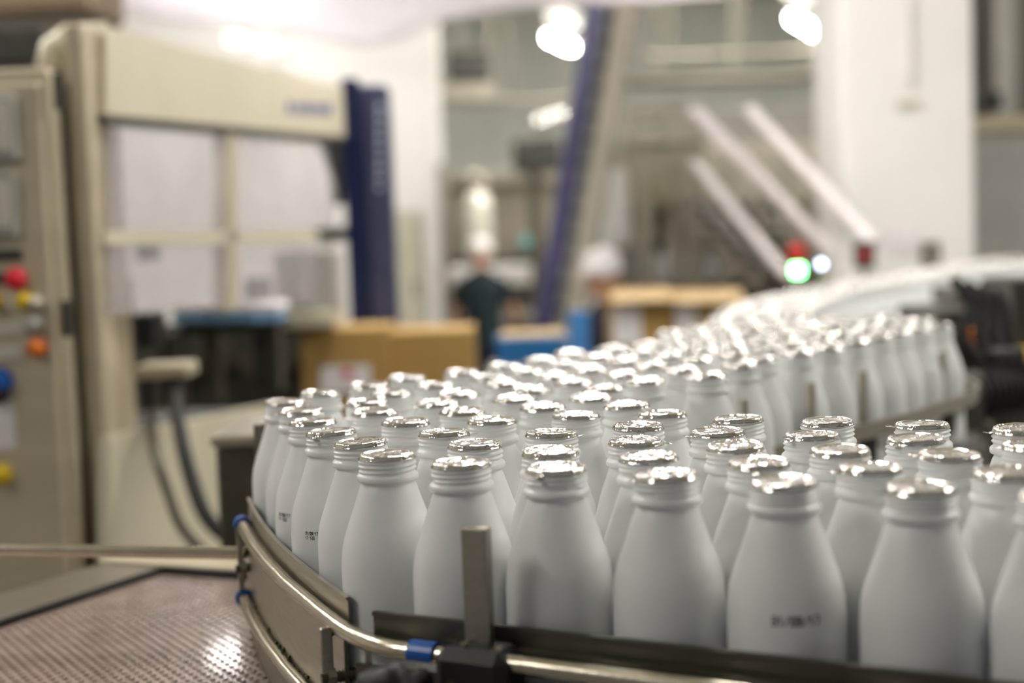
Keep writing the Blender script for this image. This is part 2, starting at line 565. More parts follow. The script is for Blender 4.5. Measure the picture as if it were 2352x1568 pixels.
MASS = [(0.3472, 2.3751), (0.3989, 2.4368), (0.2358, 2.1201), (0.2850, 2.1821), (0.3283, 2.2440), (0.3800, 2.3096), (0.4264, 2.3680), (-0.0584, 1.6181), (-0.0107, 1.6795), (0.0348, 1.7401), (0.0746, 1.8230), (0.1330, 1.8670), (0.1808, 1.9223), (0.2236, 1.9884), (0.2663, 2.0524), (0.3175, 2.1140), (0.3661, 2.1697), (0.4070, 2.2336), (0.4567, 2.2982), (0.5005, 2.3567), (-0.0823, 1.4861), (-0.0265, 1.5502), (0.0144, 1.6108), (0.0619, 1.6711), (0.1059, 1.7569), (0.1643, 1.8009), (0.2121, 1.8563), (0.2579, 1.9176), (0.3008, 1.9796), (0.3436, 2.0434), (0.3915, 2.0987), (0.4457, 2.1631), (0.4825, 2.2298), (0.5309, 2.2899), (-0.0096, 1.4791), (0.0467, 1.5403), (0.0869, 1.6016), (0.1328, 1.6890), (0.1912, 1.7330), (0.2402, 1.7872), (0.2852, 1.8448), (0.3348, 1.9085), (0.3777, 1.9730), (0.4249, 2.0312), (0.4693, 2.0924), (0.5190, 2.1567), (0.5631, 2.2184), (0.6066, 2.2791), (0.1182, 1.5249), (0.1576, 1.6202), (0.2160, 1.6642), (0.2693, 1.7198), (0.3199, 1.7762), (0.3630, 1.8406), (0.4123, 1.8985), (0.4539, 1.9641), (0.5001, 2.0238), (0.5472, 2.0797), (0.5904, 2.1386), (0.6375, 2.2109), (0.3424, 1.7042), (0.3925, 1.7683), (0.4398, 1.8260), (0.4861, 1.8875), (0.5293, 1.9525), (0.5760, 2.0125), (0.6230, 2.0729)]
FAR = [(0.3833, 2.5539), (0.4067, 2.6278), (0.4300, 2.7017), (0.4533, 2.7756), (0.4766, 2.8495), (0.5058, 2.9216), (0.5365, 2.9925), (0.5668, 3.0638), (0.5970, 3.1352), (0.6325, 3.2040), (0.6712, 3.2711), (0.7098, 3.3383), (0.7484, 3.4055), (0.7870, 3.4727), (0.8256, 3.5399), (0.8642, 3.6071), (0.9028, 3.6743), (0.9414, 3.7415), (0.9800, 3.8087), (1.0188, 3.8758), (1.0575, 3.9429), (1.0962, 4.0101), (1.1349, 4.0772), (1.1737, 4.1443), (1.2124, 4.2115), (1.2511, 4.2786), (1.2898, 4.3457), (1.3286, 4.4129), (1.3681, 4.4795), (1.4088, 4.5455), (1.4494, 4.6115), (1.4900, 4.6775), (1.5306, 4.7435), (1.5712, 4.8095), (1.6118, 4.8755), (1.6525, 4.9415), (1.6931, 5.0075), (1.7337, 5.0735), (0.4370, 2.4992), (0.4589, 2.5707), (0.4822, 2.6446), (0.5055, 2.7185), (0.5289, 2.7924), (0.5523, 2.8652), (0.5833, 2.9313), (0.6133, 3.0020), (0.6436, 3.0733), (0.6730, 3.1431), (0.7109, 3.2056), (0.7486, 3.2713), (0.7872, 3.3385), (0.8258, 3.4057), (0.8644, 3.4729), (0.9030, 3.5401), (0.9416, 3.6073), (0.9802, 3.6745), (1.0188, 3.7418), (1.0574, 3.8088), (1.0962, 3.8759), (1.1349, 3.9430), (1.1736, 4.0102), (1.2123, 4.0773), (1.2511, 4.1444), (1.2898, 4.2115), (1.3285, 4.2787), (1.3672, 4.3458), (1.4060, 4.4129), (1.4455, 4.4774), (1.4861, 4.5434), (1.5267, 4.6094), (1.5674, 4.6754), (1.6080, 4.7414), (1.6486, 4.8074), (1.6892, 4.8734), (1.7298, 4.9394), (1.7705, 5.0054), (1.8111, 5.0714), (0.4878, 2.4397), (0.5111, 2.5136), (0.5344, 2.5875), (0.5578, 2.6614), (0.5811, 2.7353), (0.6028, 2.8053), (0.6312, 2.8727), (0.6598, 2.9401), (0.6896, 3.0101), (0.7175, 3.0776), (0.7515, 3.1424), (0.7882, 3.2056), (0.8260, 3.2715), (0.8646, 3.3388), (0.9032, 3.4060), (0.9418, 3.4732), (0.9804, 3.5404), (1.0190, 3.6076), (1.0576, 3.6748), (1.0961, 3.7417), (1.1348, 3.8088), (1.1736, 3.8760), (1.2123, 3.9431), (1.2510, 4.0102), (1.2897, 4.0774), (1.3285, 4.1445), (1.3672, 4.2116), (1.4059, 4.2788), (1.4446, 4.3459), (1.4823, 4.4093), (1.5229, 4.4753), (1.5635, 4.5413), (1.6041, 4.6073), (1.6447, 4.6733), (1.6854, 4.7393), (1.7260, 4.8053), (1.7666, 4.8713), (1.8072, 4.9373), (1.8478, 5.0033)]

# ------------------------------------------------------------------ bottle conveyor with its guide rails
conv = thing('bottle_conveyor', 'steel bottle conveyor with guide rails and side plate around the bottles', 'conveyor', (0.0, 1.2, 0.0))


def gp(x, y, z):
    r = Vector(((x - 1176) / F, (y - 784) / F, 1.0))
    d = Vector((r.dot(AX), r.dot(AY), r.dot(AZ)))
    return EYE + d * ((z - EYE.z) / d.z)


def bez(a, b, c, n=10):
    return [a.lerp(b, t / n).lerp(b.lerp(c, t / n), t / n) for t in range(n + 1)]


U = Vector((0.882, -0.471))                      # the front lane runs this way
NF = Vector((-0.471, -0.882))                    # and faces the camera
FR0 = Vector((-0.0395, 0.9655))
NL = Vector((-0.935, -0.355))                    # outward from the slanting side
EDGE = [Vector(ROWS['front'][0])] + [Vector(p) for p in ROWS['edge']]
RD = Vector((0.635, 0.773))                      # the rear lane runs this way
NR = Vector((0.773, -0.635))
RIGHT = [Vector(p) for p in ((0.127, 1.19), (0.138, 1.44), (0.21, 1.55), (0.338, 1.69), (0.462, 1.827), (0.623, 2.041))]
BACKL = [Vector(p) for p in ((-0.2206, 1.392), (-0.16, 1.495), (-0.118, 1.576), (-0.04, 1.671), (0.133, 1.942), (0.19, 2.037), (0.296, 2.272), (0.36, 2.48), (0.479, 2.857))]
# belt plates under the two lanes
lane1 = [FR0 - U * 0.09 + NF * 0.045, FR0 + U * 0.75 + NF * 0.045, FR0 + U * 0.75 - NF * 0.33, Vector((0.16, 1.25)), Vector((0.05, 1.4)), Vector((-0.24, 1.43)), Vector((-0.265, 1.38)), Vector((-0.13, 1.0))]
part('belt', MB().prism(lane1, ZB - 0.012, ZB), BELT, conv)
lane2 = [Vector((-0.24, 1.4302)), Vector((0.05, 1.4002)), Vector((0.16, 1.2502)), Vector((0.185, 1.42)), Vector((0.67, 2.01)), Vector((0.71, 2.16)), Vector((0.68, 2.31)), Vector((0.56, 2.44)), Vector((0.45, 2.50)), Vector((0.31, 2.50)), Vector((0.25, 2.29)), Vector((0.09, 1.97)), Vector((-0.16, 1.6))]
part('belt', MB().prism(lane2, ZB - 0.012, ZB), BELT, conv)

# curved side guide plate: a gentle arc just clear of the bottles
ax0 = EDGE[0]
LD = (EDGE[-1] - EDGE[0]).normalized()
NL = Vector((-LD.y, LD.x))
span = (EDGE[-1] - EDGE[0]).length
dev = [((e - ax0).dot(LD) / span, (e - ax0).dot(NL)) for e in EDGE]
bow = max(max(d / max(4 * t * (1 - t), 0.25) for t, d in dev[1:-1]), 0.0)


def arc(t, o):
    p = ax0 + LD * span * t + NL * (o + bow * 4 * t * (1 - t))
    return p


left = [arc(t, 0.0385) for t in (-0.05, 0.12, 0.3, 0.5, 0.7, 0.9, 1.07)]
dense = [arc(-0.05 + 1.12 * i / 24, 0.0385) for i in range(25)]
part('guide_plate', MB().strip([tuple(p) for p in reversed(dense)], 0.0022, ZB + 0.056, ZB + 0.083, 0.0012), STEEL, conv, 'curved thin steel guide plate')
# straight front guide rail
f0 = FR0 - U * 0.047 + NF * 0.041
f1 = FR0 + U * 0.70 + NF * 0.041
part('guide_rail', MB().strip([tuple(f0), tuple(f0.lerp(f1, 0.5)), tuple(f1)], 0.003, ZB + 0.062, ZB + 0.082, 0.0015), STEEL_DARK, conv, 'dark straight front guide rail')
part('rail_backing', MB().strip([tuple(f0 + NF * 0.006 + U * 0.06), tuple(f1 + NF * 0.006)], 0.008, ZB + 0.058, ZB + 0.070), STEEL_DARK, conv)
# side skirt plates
sk = [p + NL * 0.004 for p in dense]
part('side_plate', MB().strip([tuple(p) for p in reversed(sk)], 0.003, ZB - 0.0515, ZB + 0.0555), STEEL, conv, 'smooth steel side plate under the slanting rail')
part('side_plate', MB().strip([tuple(f0 + NF * 0.006 - U * 0.012), tuple(f1 + NF * 0.006)], 0.003, ZB - 0.0515, ZB + 0.046), STEEL_DARK, conv)
# upper rod with its bend, and the lower rod
rodL = [arc(t, 0.0385 + 0.0095) for t in (-0.03, 0.12, 0.3, 0.5, 0.7, 0.86, 0.965)]
a, c = rodL[0] + (rodL[0] - rodL[1]) * 0.02, f0 + NF * 0.021 + U * 0.035
dl, df = (rodL[0] - rodL[1]).normalized(), -U
den = dl.x * df.y - dl.y * df.x
tt = ((c - a).x * df.y - (c - a).y * df.x) / den
corner = a + dl * tt
upper = [rodL[-1], rodL[-2], rodL[-3], rodL[-4], rodL[-5]] + [rodL[1].lerp(rodL[0], 0.5)] + bez(a, corner, c, 12) + [f1 + NF * 0.021]
upper = [upper[0] + Vector((-0.002, 0.006))] + upper[1:]
rod = part('rail_rod', MB().tube([(p.x, p.y, ZB + 0.064) for p in upper], 0.0060, 16), STEEL_ROD, conv, 'round steel rod bent around the corner')
e0, e1 = Vector((upper[0].x, upper[0].y, ZB + 0.064)), Vector((upper[1].x, upper[1].y, ZB + 0.064))
ed = (e0 - e1).normalized()
part('end_cap', MB().cyl(e0 - ed * 0.008, e0 + ed * 0.003, 0.0083, n=18).cyl(e0 + ed * 0.003, e0 + ed * 0.006, 0.0083, 0.005, n=18), BLUE_PLASTIC, rod, 'blue plastic end cap')
lower = [arc(t, 0.0385 + 0.0125) for t in (-0.05, 0.12, 0.3, 0.5, 0.7, 0.86, 0.965)]
lowpath = [(p.x, p.y, ZB - 0.006) for p in reversed(lower)] + [(lower[0].x + dl.x * 0.03, lower[0].y + dl.y * 0.03, ZB - 0.006)]
rod2 = part('rail_rod', MB().tube(lowpath, 0.0058, 16), STEEL_ROD, conv, 'lower straight steel rod')
e0, e1 = Vector(lowpath[0]), Vector(lowpath[1])
ed = (e0 - e1).normalized()
part('end_cap', MB().cyl(e0 - ed * 0.006, e0 + ed * 0.003, 0.0082, n=18), BLUE_PLASTIC, rod2, 'blue plastic end cap')


def flat_bar(px, Y, y0, y1, w, th, direction, name='rod_bracket', m=STEEL):
    q0, q1 = at(px, y0, Y), at(px, y1, Y)
    d = Vector((direction.x, direction.y, 0)).normalized()
    n_ = Vector((d.y, -d.x, 0))
    return part(name, MB().frame_box((q0.x, q0.y, (q0.z + q1.z) / 2), d * w / 2, n_ * th / 2, (0, 0, (q0.z - q1.z) / 2), 0.001), m, conv)


flat_bar(549, 1.345, 1212, 1396, 0.006, 0.003, NL)
flat_bar(577, 1.36, 1262, 1330, 0.006, 0.003, NL)
flat_bar(748, 0.985, 1440, 1600, 0.0085, 0.004, NL)
flat_bar(846, 0.955, 1490, 1600, 0.006, 0.003, NF)
for (x, y, Y, L) in ((552, 1305, 1.345, 0.03), (752, 1556, 0.985, 0.026)):
    q = at(x, y, Y)
    s = part('threaded_stud', MB().cyl(q - Vector((0.004, 0.002, 0)), q + Vector((L, L * 0.35, 0)), 0.0038, n=12), STEEL_DARK, conv)
    for j in range(9):
        cc = q + Vector((L, L * 0.35, 0)) * (0.12 + j * 0.1)
        dd = Vector((L, L * 0.35, 0)).normalized()
        part('thread', MB().cyl(cc - dd * 0.0006, cc + dd * 0.0006, 0.0046, n=12), STEEL_DARK, s)
    part('nut', MB().cyl(q + Vector((0.0, 0.0, 0)), q + Vector((0.0055, 0.002, 0)), 0.0072, n=6, smooth=False), STEEL, s)
# upright flat bar with its clamp
ub = FR0 + U * 0.043 + NF * 0.055
bar = part('upright_bar', MB().frame_box((ub.x, ub.y, ZB + 0.098), (U.x * 0.0092, U.y * 0.0092, 0), (NF.x * 0.0045, NF.y * 0.0045, 0), (0, 0, 0.0505), 0.0012), STEEL, conv, 'flat upright steel bar in front of the bottles')
cl = ub + NF * 0.004 + U * 0.002
clamp = part('rail_clamp', MB().frame_box((cl.x, cl.y, ZB + 0.038), (U.x * 0.026, U.y * 0.026, 0), (NF.x * 0.0185, NF.y * 0.0185, 0), (0, 0, 0.0350), 0.007), BLACK, conv, 'black plastic clamp block')
for (du_, dz_, r_) in ((0.017, 0.067, 0.0032), (-0.008, 0.0675, 0.0025)):
    q = cl + U * du_ + NF * 0.006
    part('screw', MB().cyl((q.x, q.y, ZB + 0.071), (q.x, q.y, ZB + 0.0752), r_, n=12), STEEL_ROD, clamp)
q = cl + NF * 0.0185 - U * 0.010
part('screw', MB().cyl((q.x - NF.x * 0.002, q.y - NF.y * 0.002, ZB + 0.050), (q.x + NF.x * 0.002, q.y + NF.y * 0.002, ZB + 0.050), 0.0042, n=14).cyl((q.x + NF.x * 0.001, q.y + NF.y * 0.001, ZB + 0.050), (q.x + NF.x * 0.0028, q.y + NF.y * 0.0028, ZB + 0.050), 0.0022, n=6), STEEL_DARK, clamp)
kb = at(918, 1592, 0.865)
knob_v = []
for j in range(36):
    t = 2 * math.pi * j / 36
    knob_v.append(0.0215 + 0.0022 * math.cos(5 * t))
mbk = MB()
ring_pts = []
prof = [(0.0, 0.30), (0.004, 0.86), (0.008, 1.0), (0.016, 1.0), (0.021, 0.9), (0.024, 0.6), (0.025, 0.0)]
nf3, u3 = Vector((NF.x, NF.y, 0)), Vector((U.x, U.y, 0))
vs, fs = [], []
for (h, s_) in prof:
    for j in range(36):
        t = 2 * math.pi * j / 36
        vs.append(kb + nf3 * h + (u3 * math.cos(t) + Vector((0, 0, 1)) * math.sin(t)) * knob_v[j] * s_)
for i in range(len(prof) - 1):
    for j in range(36):
        fs.append((i * 36 + j, i * 36 + (j + 1) % 36, (i + 1) * 36 + (j + 1) % 36, (i + 1) * 36 + j))
mbk.add(vs, fs, True)
mbk.cyl(kb - nf3 * 0.028, kb + nf3 * 0.004, 0.008, n=16)
part('knob', mbk, BLACK, conv, 'black lobed clamp knob')
# blue clip on the rod
q = f0 + NF * 0.021 + U * 0.052
vs, fs = [], []
nseg = 10
for e in (-0.0095, 0.0095):
    for rr in (0.0062, 0.0082):
        for j in range(nseg + 1):
            t = math.radians(-20 + 220 * j / nseg)
            w_ = Vector((q.x, q.y, ZB + 0.064)) + u3 * e + (nf3 * math.cos(t) + Vector((0, 0, 1)) * math.sin(t)) * rr
            vs.append(w_)
m_ = nseg + 1
for j in range(nseg):
    fs += [(m_ + j, m_ + j + 1, 3 * m_ + j + 1, 3 * m_ + j), (j, 2 * m_ + j, 2 * m_ + j + 1, j + 1),
           (j, j + 1, m_ + j + 1, m_ + j), (2 * m_ + j, 3 * m_ + j, 3 * m_ + j + 1, 2 * m_ + j + 1)]
fs += [(0, m_, 3 * m_, 2 * m_), (nseg, 2 * m_ + nseg, 3 * m_ + nseg, m_ + nseg)]
part('rod_clip', MB().add(vs, fs), BLUE_PLASTIC, rod, 'bright blue plastic clip')
# rear lane: right-hand rail, uprights, left-hand rail
rr = [p + NR * 0.042 for p in RIGHT[1:]]
rr = rr + [Vector((0.690, 2.10)), Vector((0.700, 2.20)), Vector((0.665, 2.32))]
part('guide_rail', MB().strip([tuple(p) for p in rr], 0.004, ZB + 0.066, ZB + 0.086, 0.002), STEEL, conv, 'guide rail along the rear lane')
part('side_plate', MB().strip([tuple(p + NR * 0.012) for p in rr], 0.003, ZB - 0.14, ZB + 0.004), STEEL_DARK, conv)
ll = [p + Vector((-0.84, 0.54)) * 0.042 for p in BACKL[:-1]]
part('guide_rail', MB().strip([tuple(p) for p in reversed(ll)], 0.004, ZB + 0.06, ZB + 0.08, 0.002), STEEL, conv)
part('side_plate', MB().strip([tuple(p + Vector((-0.84, 0.54)) * 0.01) for p in reversed(ll)], 0.003, ZB - 0.14, ZB + 0.004), STEEL_DARK, conv)
for (x, Y, y0) in ((1706, 1.53, 918), (1862, 1.66, 879), (1982, 1.78, 852), (2166, 2.0, 806)):
    q = at(x, y0, Y)
    part('upright_bar', MB().frame_box((q.x, q.y, q.z - 0.06), (RD.x * 0.006, RD.y * 0.006, 0), (NR.x * 0.0035, NR.y * 0.0035, 0), (0, 0, 0.06), 0.001), STEEL, conv)
    part('rail_clamp', MB().frame_box((q.x, q.y, ZB + 0.046), (RD.x * 0.016, RD.y * 0.016, 0), (NR.x * 0.012, NR.y * 0.012, 0), (0, 0, 0.02), 0.004), BLACK, conv)
q = at(602, 985, 1.44)
part('upright_bar', MB().frame_box((q.x, q.y, q.z - 0.055), (0.0075, 0.003, 0), (-0.0015, 0.004, 0), (0, 0, 0.06), 0.001), STEEL_DARK, conv)
# legs of the conveyor
for (x, y) in ((0.10, 1.08), (0.42, 0.95), (0.02, 1.50), (0.20, 1.80), (0.50, 2.10)):
    lg = part('leg', MB().box((x, y, (ZB - 0.08) / 2), (0.05, 0.05, ZB - 0.08), 0.5, 0.004), STEEL, conv)
    part('foot', MB().lathe([(0.0, 0), (0.04, 0), (0.04, 0.01), (0.015, 0.03), (0.0, 0.032)], 16, (x, y, 0)), RUBBER, lg)
for (p_, q_) in (((0.10, 1.08), (0.42, 0.95)), ((0.02, 1.50), (0.10, 1.08)), ((0.20, 1.80), (0.50, 2.10)), ((0.02, 1.50), (0.20, 1.80))):
    part('cross_member', MB().beam((p_[0], p_[1], ZB - 0.07), (q_[0], q_[1], ZB - 0.07), 0.04, 0.05), STEEL_DARK, conv)
# green algae in the crevices
mb = MB()
for i in range(40):
    t = random.random()
    j = t * (len(sk) - 1)
    k0 = int(min(j, len(sk) - 2))
    p_ = sk[k0].lerp(sk[k0 + 1], j - k0) + NL * 0.0025
    zz = ZB + (-0.004 if random.random() < 0.75 else 0.05) + random.uniform(-0.006, 0.004)
    s_ = random.uniform(0.0008, 0.0024)
    mb.box((p_.x, p_.y, zz), (s_, s_, s_ * 1.6), random.random(), s_ * 0.3)
part('algae', mb, GREEN_MOSS, conv, kind='stuff')

# ------------------------------------------------------------------ bottles


def bottle_mesh():
    prof = [(0.0, 0.002), (0.024, 0.002), (0.029, 0.0), (0.0325, 0.0012), (0.0352, 0.0045), (0.0364, 0.010), (0.0361, 0.03), (0.0361, 0.06), (0.0361, 0.085)]
    key = [(0.0361, 0.092), (0.0360, 0.100), (0.0354, 0.108), (0.0342, 0.1155), (0.0321, 0.1225), (0.0297, 0.1295), (0.0272, 0.1365), (0.0246, 0.144), (0.0222, 0.151), (0.0204, 0.1562), (0.0190, 0.1588), (0.0187, 0.1600)]
    prof += key
    prof += [(0.0200, 0.1603), (0.0218, 0.1606), (0.0223, 0.1615), (0.0223, 0.1637), (0.0218, 0.1647), (0.0203, 0.1658), (0.0198, 0.1664)]
    prof += [(0.0197, 0.1664 + i * 0.0005) for i in range(1, 20)]
    prof += [(0.0196, 0.1764), (0.0196, 0.1775), (0.0186, 0.1785), (0.0, 0.1785)]

    def rf(r, z, t):
        if 0.1667 < z < 0.1762:
            b = 0
            for k_ in range(-1, 4):
                zz = 0.1672 + 0.0034 * (k_ + t / (2 * math.pi))
                if 0.1674 < zz < 0.1752:
                    b = max(b, math.exp(-((z - zz) / 0.00085) ** 2))
            return r + 0.00135 * b
        return r
    return MB().lathe(prof, 56, rfun=rf).mesh('body', PLASTIC)


def cap_mesh(seed):
    n = 112
    off = Vector((seed * 7.3, seed * 3.1, seed * 1.7))
    rings = [(0.0022, -0.0007), (0.0045, -0.0007), (0.007, -0.0007), (0.0095, -0.0007), (0.012, -0.0007), (0.0142, -0.0008), (0.0156, -0.0010), (0.0166, -0.0003), (0.0176, 0.0), (0.0186, -0.0001),
             (0.0193, -0.0005), (0.0197, -0.0011), (0.0199, -0.0020), (0.0203, -0.0034), (0.0207, -0.0039), (0.0206, -0.0042), (0.0198, -0.0042)]
    vs, fs = [(0, 0, -0.0005)], []
    for k_, (r, z) in enumerate(rings):
        for i in range(n):
            t = 2 * math.pi * i / n
            p_ = Vector((r * math.cos(t), r * math.sin(t), z))
            if r < 0.0160:
                w_ = 1.0 if r < 0.014 else 0.5
                a_ = noise.noise(p_ * 130 + off)
                b_ = abs(noise.noise(p_ * 75 - off))
                p_.z += w_ * (0.0007 * a_ + 0.0016 * b_ - 0.0004)
            elif r < 0.0197:
                p_.z += 0.00028 * noise.noise(p_ * 160 + off)
            if k_ in (13, 14):
                q_ = 0.00016 if i % 2 else -0.00016
                p_.x += q_ * math.cos(t)
                p_.y += q_ * math.sin(t)
            p_.z += 0.00035 * math.sin(t + seed * 2.0)
            vs.append(tuple(p_))
    for i in range(n):
        fs.append((0, 1 + i, 1 + (i + 1) % n))
    for j in range(len(rings) - 1):
        for i in range(n):
            fs.append((1 + j * n + i, 1 + (j + 1) * n + i, 1 + (j + 1) * n + (i + 1) % n, 1 + j * n + (i + 1) % n))
    mb_ = MB()
    mb_.add(vs, fs, True)
    return mb_.mesh('foil_cap', FOIL)


def tab_mesh(seed):
    rnd = random.Random(seed)
    vs, fs = [], []
    L, n = 0.0075, 7
    cur = rnd.uniform(-0.5, 0.6)
    for s_ in (0.00012, -0.00012):
        for i in range(n):
            t = i / (n - 1)
            w_ = 0.0032 * (1 - 0.75 * t ** 2.2)
            z_ = -0.0039 - cur * 0.0022 * t * t + 0.0003 * math.sin(9 * t + seed)
            for e in (-1, 0, 1):
                vs.append((0.0198 + L * t, e * w_, z_ + s_ + (0.0003 * math.sin(5 * t + seed) if e else 0)))
    o = 3 * n
    for i in range(n - 1):
        for e in (0, 1):
            a_ = i * 3 + e
            fs.append((a_, a_ + 3, a_ + 4, a_ + 1))
            fs.append((o + a_, o + a_ + 1, o + a_ + 4, o + a_ + 3))
        fs.append((i * 3, o + i * 3, o + i * 3 + 3, i * 3 + 3))
        fs.append((i * 3 + 2, i * 3 + 5, o + i * 3 + 5, o + i * 3 + 2))
    fs.append((3 * n - 3, 3 * n - 2, 3 * n - 1, o + 3 * n - 1, o + 3 * n - 2, o + 3 * n - 3))
    return MB().add(vs, fs, True).mesh('pull_tab', FOIL)


FONT = {'0': ['111', '101', '101', '101', '111'], '1': ['010', '110', '010', '010', '010'], '2': ['111', '001', '111', '100', '111'], '3': ['111', '001', '111', '001', '111'],
        '7': ['111', '001', '001', '010', '010'], '8': ['111', '101', '111', '101', '111'], '/': ['001', '001', '010', '100', '100'], ' ': ['000'] * 5}


def code_mesh(lines, ang0, ztop, ch=0.0042, wf=1.0):
    cell = ch / 5
    wc = cell * wf
    R_ = 0.0361
    rad = lambda z: 0.03622 if z < 0.092 else 0.03612 if z < 0.1 else 0.03612 - (z - 0.1) * 0.075
    vs, fs = [], []
    for li, line in enumerate(lines):
        a_ = 0.0
        for chh in line:
            for ry, row in enumerate(FONT[chh]):
                for rx, bit in enumerate(row):
                    if bit == '1':
                        x0 = a_ + rx * wc * 0.9
                        z1 = ztop - li * ch * 1.28 - ry * cell
                        o = len(vs)
                        for (xx, zz, rr_) in ((x0, z1, R_), (x0 + wc * 0.95, z1, R_), (x0 + wc * 0.95, z1 - cell * 1.02, R_), (x0, z1 - cell * 1.02, R_)):
                            t = ang0 + xx / R_
                            vs.append((rad(zz) * math.cos(t), rad(zz) * math.sin(t), zz))
                        fs.append((o, o + 3, o + 2, o + 1))
            a_ += wc * 0.9 * 3 + wc * 0.75
    return MB().add(vs, fs).mesh('date_code', INK)


BODY = bottle_mesh()
CAPS = [cap_mesh(i + 1) for i in range(6)]
TABS = [tab_mesh(i + 1) for i in range(4)]
brnd = random.Random(11)


def bottle(p, label, group, tab=None, code=None):
    t = thing('milk_bottle', label, 'bottle', (p[0], p[1], ZB), group)
    b = bpy.data.objects.new('body', BODY)
    col.objects.link(b)
    b.parent = t
    b.rotation_euler.z = brnd.uniform(0, 6.28)
    c_ = bpy.data.objects.new('foil_cap', brnd.choice(CAPS))
    col.objects.link(c_)
    c_.parent = t
    c_.location = (0, 0, BH)
    c_.rotation_euler = (brnd.gauss(0, 0.012), brnd.gauss(0, 0.012), brnd.uniform(0, 6.28))
    tb = bpy.data.objects.new('pull_tab', brnd.choice(TABS))
    col.objects.link(tb)
    tb.parent = c_
    tb.rotation_euler.z = (brnd.uniform(0, 6.28) if tab is None else tab) - c_.rotation_euler.z
    if code:
        d = bpy.data.objects.new('date_code', code)
        col.objects.link(d)
        d.parent = t
        d['label'] = 'small black printed date code'
    return t


for i, p in enumerate(ROWS['front']):
    lab = 'white foil-capped bottle, %s from the corner in the row against the front rail' % ordinal(i)
    code = None
    if i == 0:
        lab = 'white foil-capped bottle standing at the corner where the two guide rails meet'
    if i == 1:
        lab = 'white foil-capped bottle standing behind the flat upright steel bar'
    if i == 4:
        lab = 'white foil-capped bottle with a smudged date code low on its front'
        view = math.atan2(-p[1], -p[0])
        code = code_mesh(['31/08/17'], view - 0.24, 0.1046, 0.0058, 0.93)
    bottle(p, lab, 'milk bottles along the front guide rail', code=code, tab={5: 3.3, 4: 2.2, 3: 3.4}.get(i))
for row, word in (('second', 'second'), ('third', 'third'), ('fourth', 'fourth'), ('fifth', 'fifth')):
    for i, p in enumerate(ROWS[row]):
        bottle(p, 'white foil-capped bottle, %s from the bend in the %s row behind the front rail' % (ordinal(i), word), 'milk bottles in the front lane')
for i, p in enumerate(ROWS['edge']):
    lab = 'white foil-capped bottle, %s back from the corner along the slanting guide plate' % ordinal(i)
    code = None
    view = math.atan2(-p[1], -p[0])
    if i == 1:
        code = code_mesh(['31/08/17', '17 123'], view - 0.73, 0.1028, 0.0028, 0.78)
        lab = 'white foil-capped bottle with the sharp printed date code by the slanting plate'
    if i == 2:
        code = code_mesh(['31/08/17', '17 123'], view - 1.11, 0.1039, 0.0030, 0.95)
        lab = 'white bottle with a blurred date code, just behind the sharply coded one'
    bottle(p, lab, 'milk bottles along the slanting guide plate', code=code, tab={2: 3.1, 3: 3.3}.get(i))
mid = sorted(ROWS['mid'], key=lambda q: q[1])
for i, p in enumerate(mid):
    bottle(p, 'white foil-capped bottle in the bend of the conveyor, %s nearest to the camera' % ordinal(i), 'milk bottles crowded in the bend')
for i, p in enumerate(ROWS['rim']):
    bottle(p, 'white foil-capped bottle on the inner side of the rear lane, %s from the bend' % ordinal(i), 'milk bottles along the rear lane rail')
for p in MASS:
    bottle(p, 'white bottle in the blurred crowd filling the rear lane behind the bend', 'blurred milk bottles crowding the rear lane')
for p in FAR:
    bottle(p, 'white bottle in the far line curving away towards the white column', 'milk bottles on the far line')

# ------------------------------------------------------------------ pinkish modular belt conveyor beside the bottles
ZP = ZB - 0.055
pc = thing('modular_belt_conveyor', 'wet pinkish brown modular belt conveyor in a steel frame', 'conveyor', (-0.4, 1.3, 0))
A_ = gp(372, 1318, ZP).xy
B_ = gp(0, 1442, ZP).xy
C_ = gp(546, 1330, ZP).xy
d1 = (B_ - A_).normalized()                       # along the belt edge, towards the camera
d2 = (C_ - A_).normalized()
LN, WD = 1.05, 0.42
quad = [A_, A_ + d1 * LN, A_ + d1 * LN + d2 * WD, A_ + d2 * WD]
# keep the belt clear of the bottle conveyor's side plate
n1 = Vector((-d1.y, d1.x))
LIM = -0.30


def clip(poly):
    out = []
    for i in range(len(poly)):
        p_, q_ = poly[i], poly[(i + 1) % len(poly)]
        a_, b_ = (p_ - ax0).dot(NL) - LIM, (q_ - ax0).dot(NL) - LIM
        if a_ >= 0:
            out.append(p_)
        if (a_ >= 0) != (b_ >= 0):
            out.append(p_.lerp(q_, a_ / (a_ - b_)))
    return out


part('belt', MB().prism([tuple(p) for p in clip(quad)], ZP - 0.014, ZP), PINK_BELT, pc)
mb = MB()
pu, pv = 0.0110, 0.0200
rnd = random.Random(3)
ang = math.atan2(d1.y, d1.x)
d1p = Vector((-d1.y, d1.x))
if d1p.dot(d2) < 0:
    d1p = -d1p
d2p0 = Vector((-d2.y, d2.x))
if d2p0.dot(d1) < 0:
    d2p0 = -d2p0
iu = 0
u_ = 0.012
while u_ < LN:
    v_ = 0.006 + (0.5 * pv if iu % 2 else 0)
    while v_ < WD:
        p_ = A_ + d1 * u_ + d1p * v_
        rel = p_ - A_
        if rel.dot(d1) > 0.006 and (p_ - ax0).dot(NL) > LIM + 0.004 and rel.dot(d2p0) > 0.004:
            h_ = 0.0016 + rnd.uniform(-0.0003, 0.0003)
            mb.frame_box((p_.x, p_.y, ZP + h_ / 2), (d1.x * 0.0021, d1.y * 0.0021, 0), (d1p.x * 0.0017, d1p.y * 0.0017, 0), (0, 0, h_ / 2), 0.0006)
        v_ += pv
    u_ += pu * 0.5
    iu += 1
part('belt_links', mb, PINK_BELT, pc, kind='stuff')
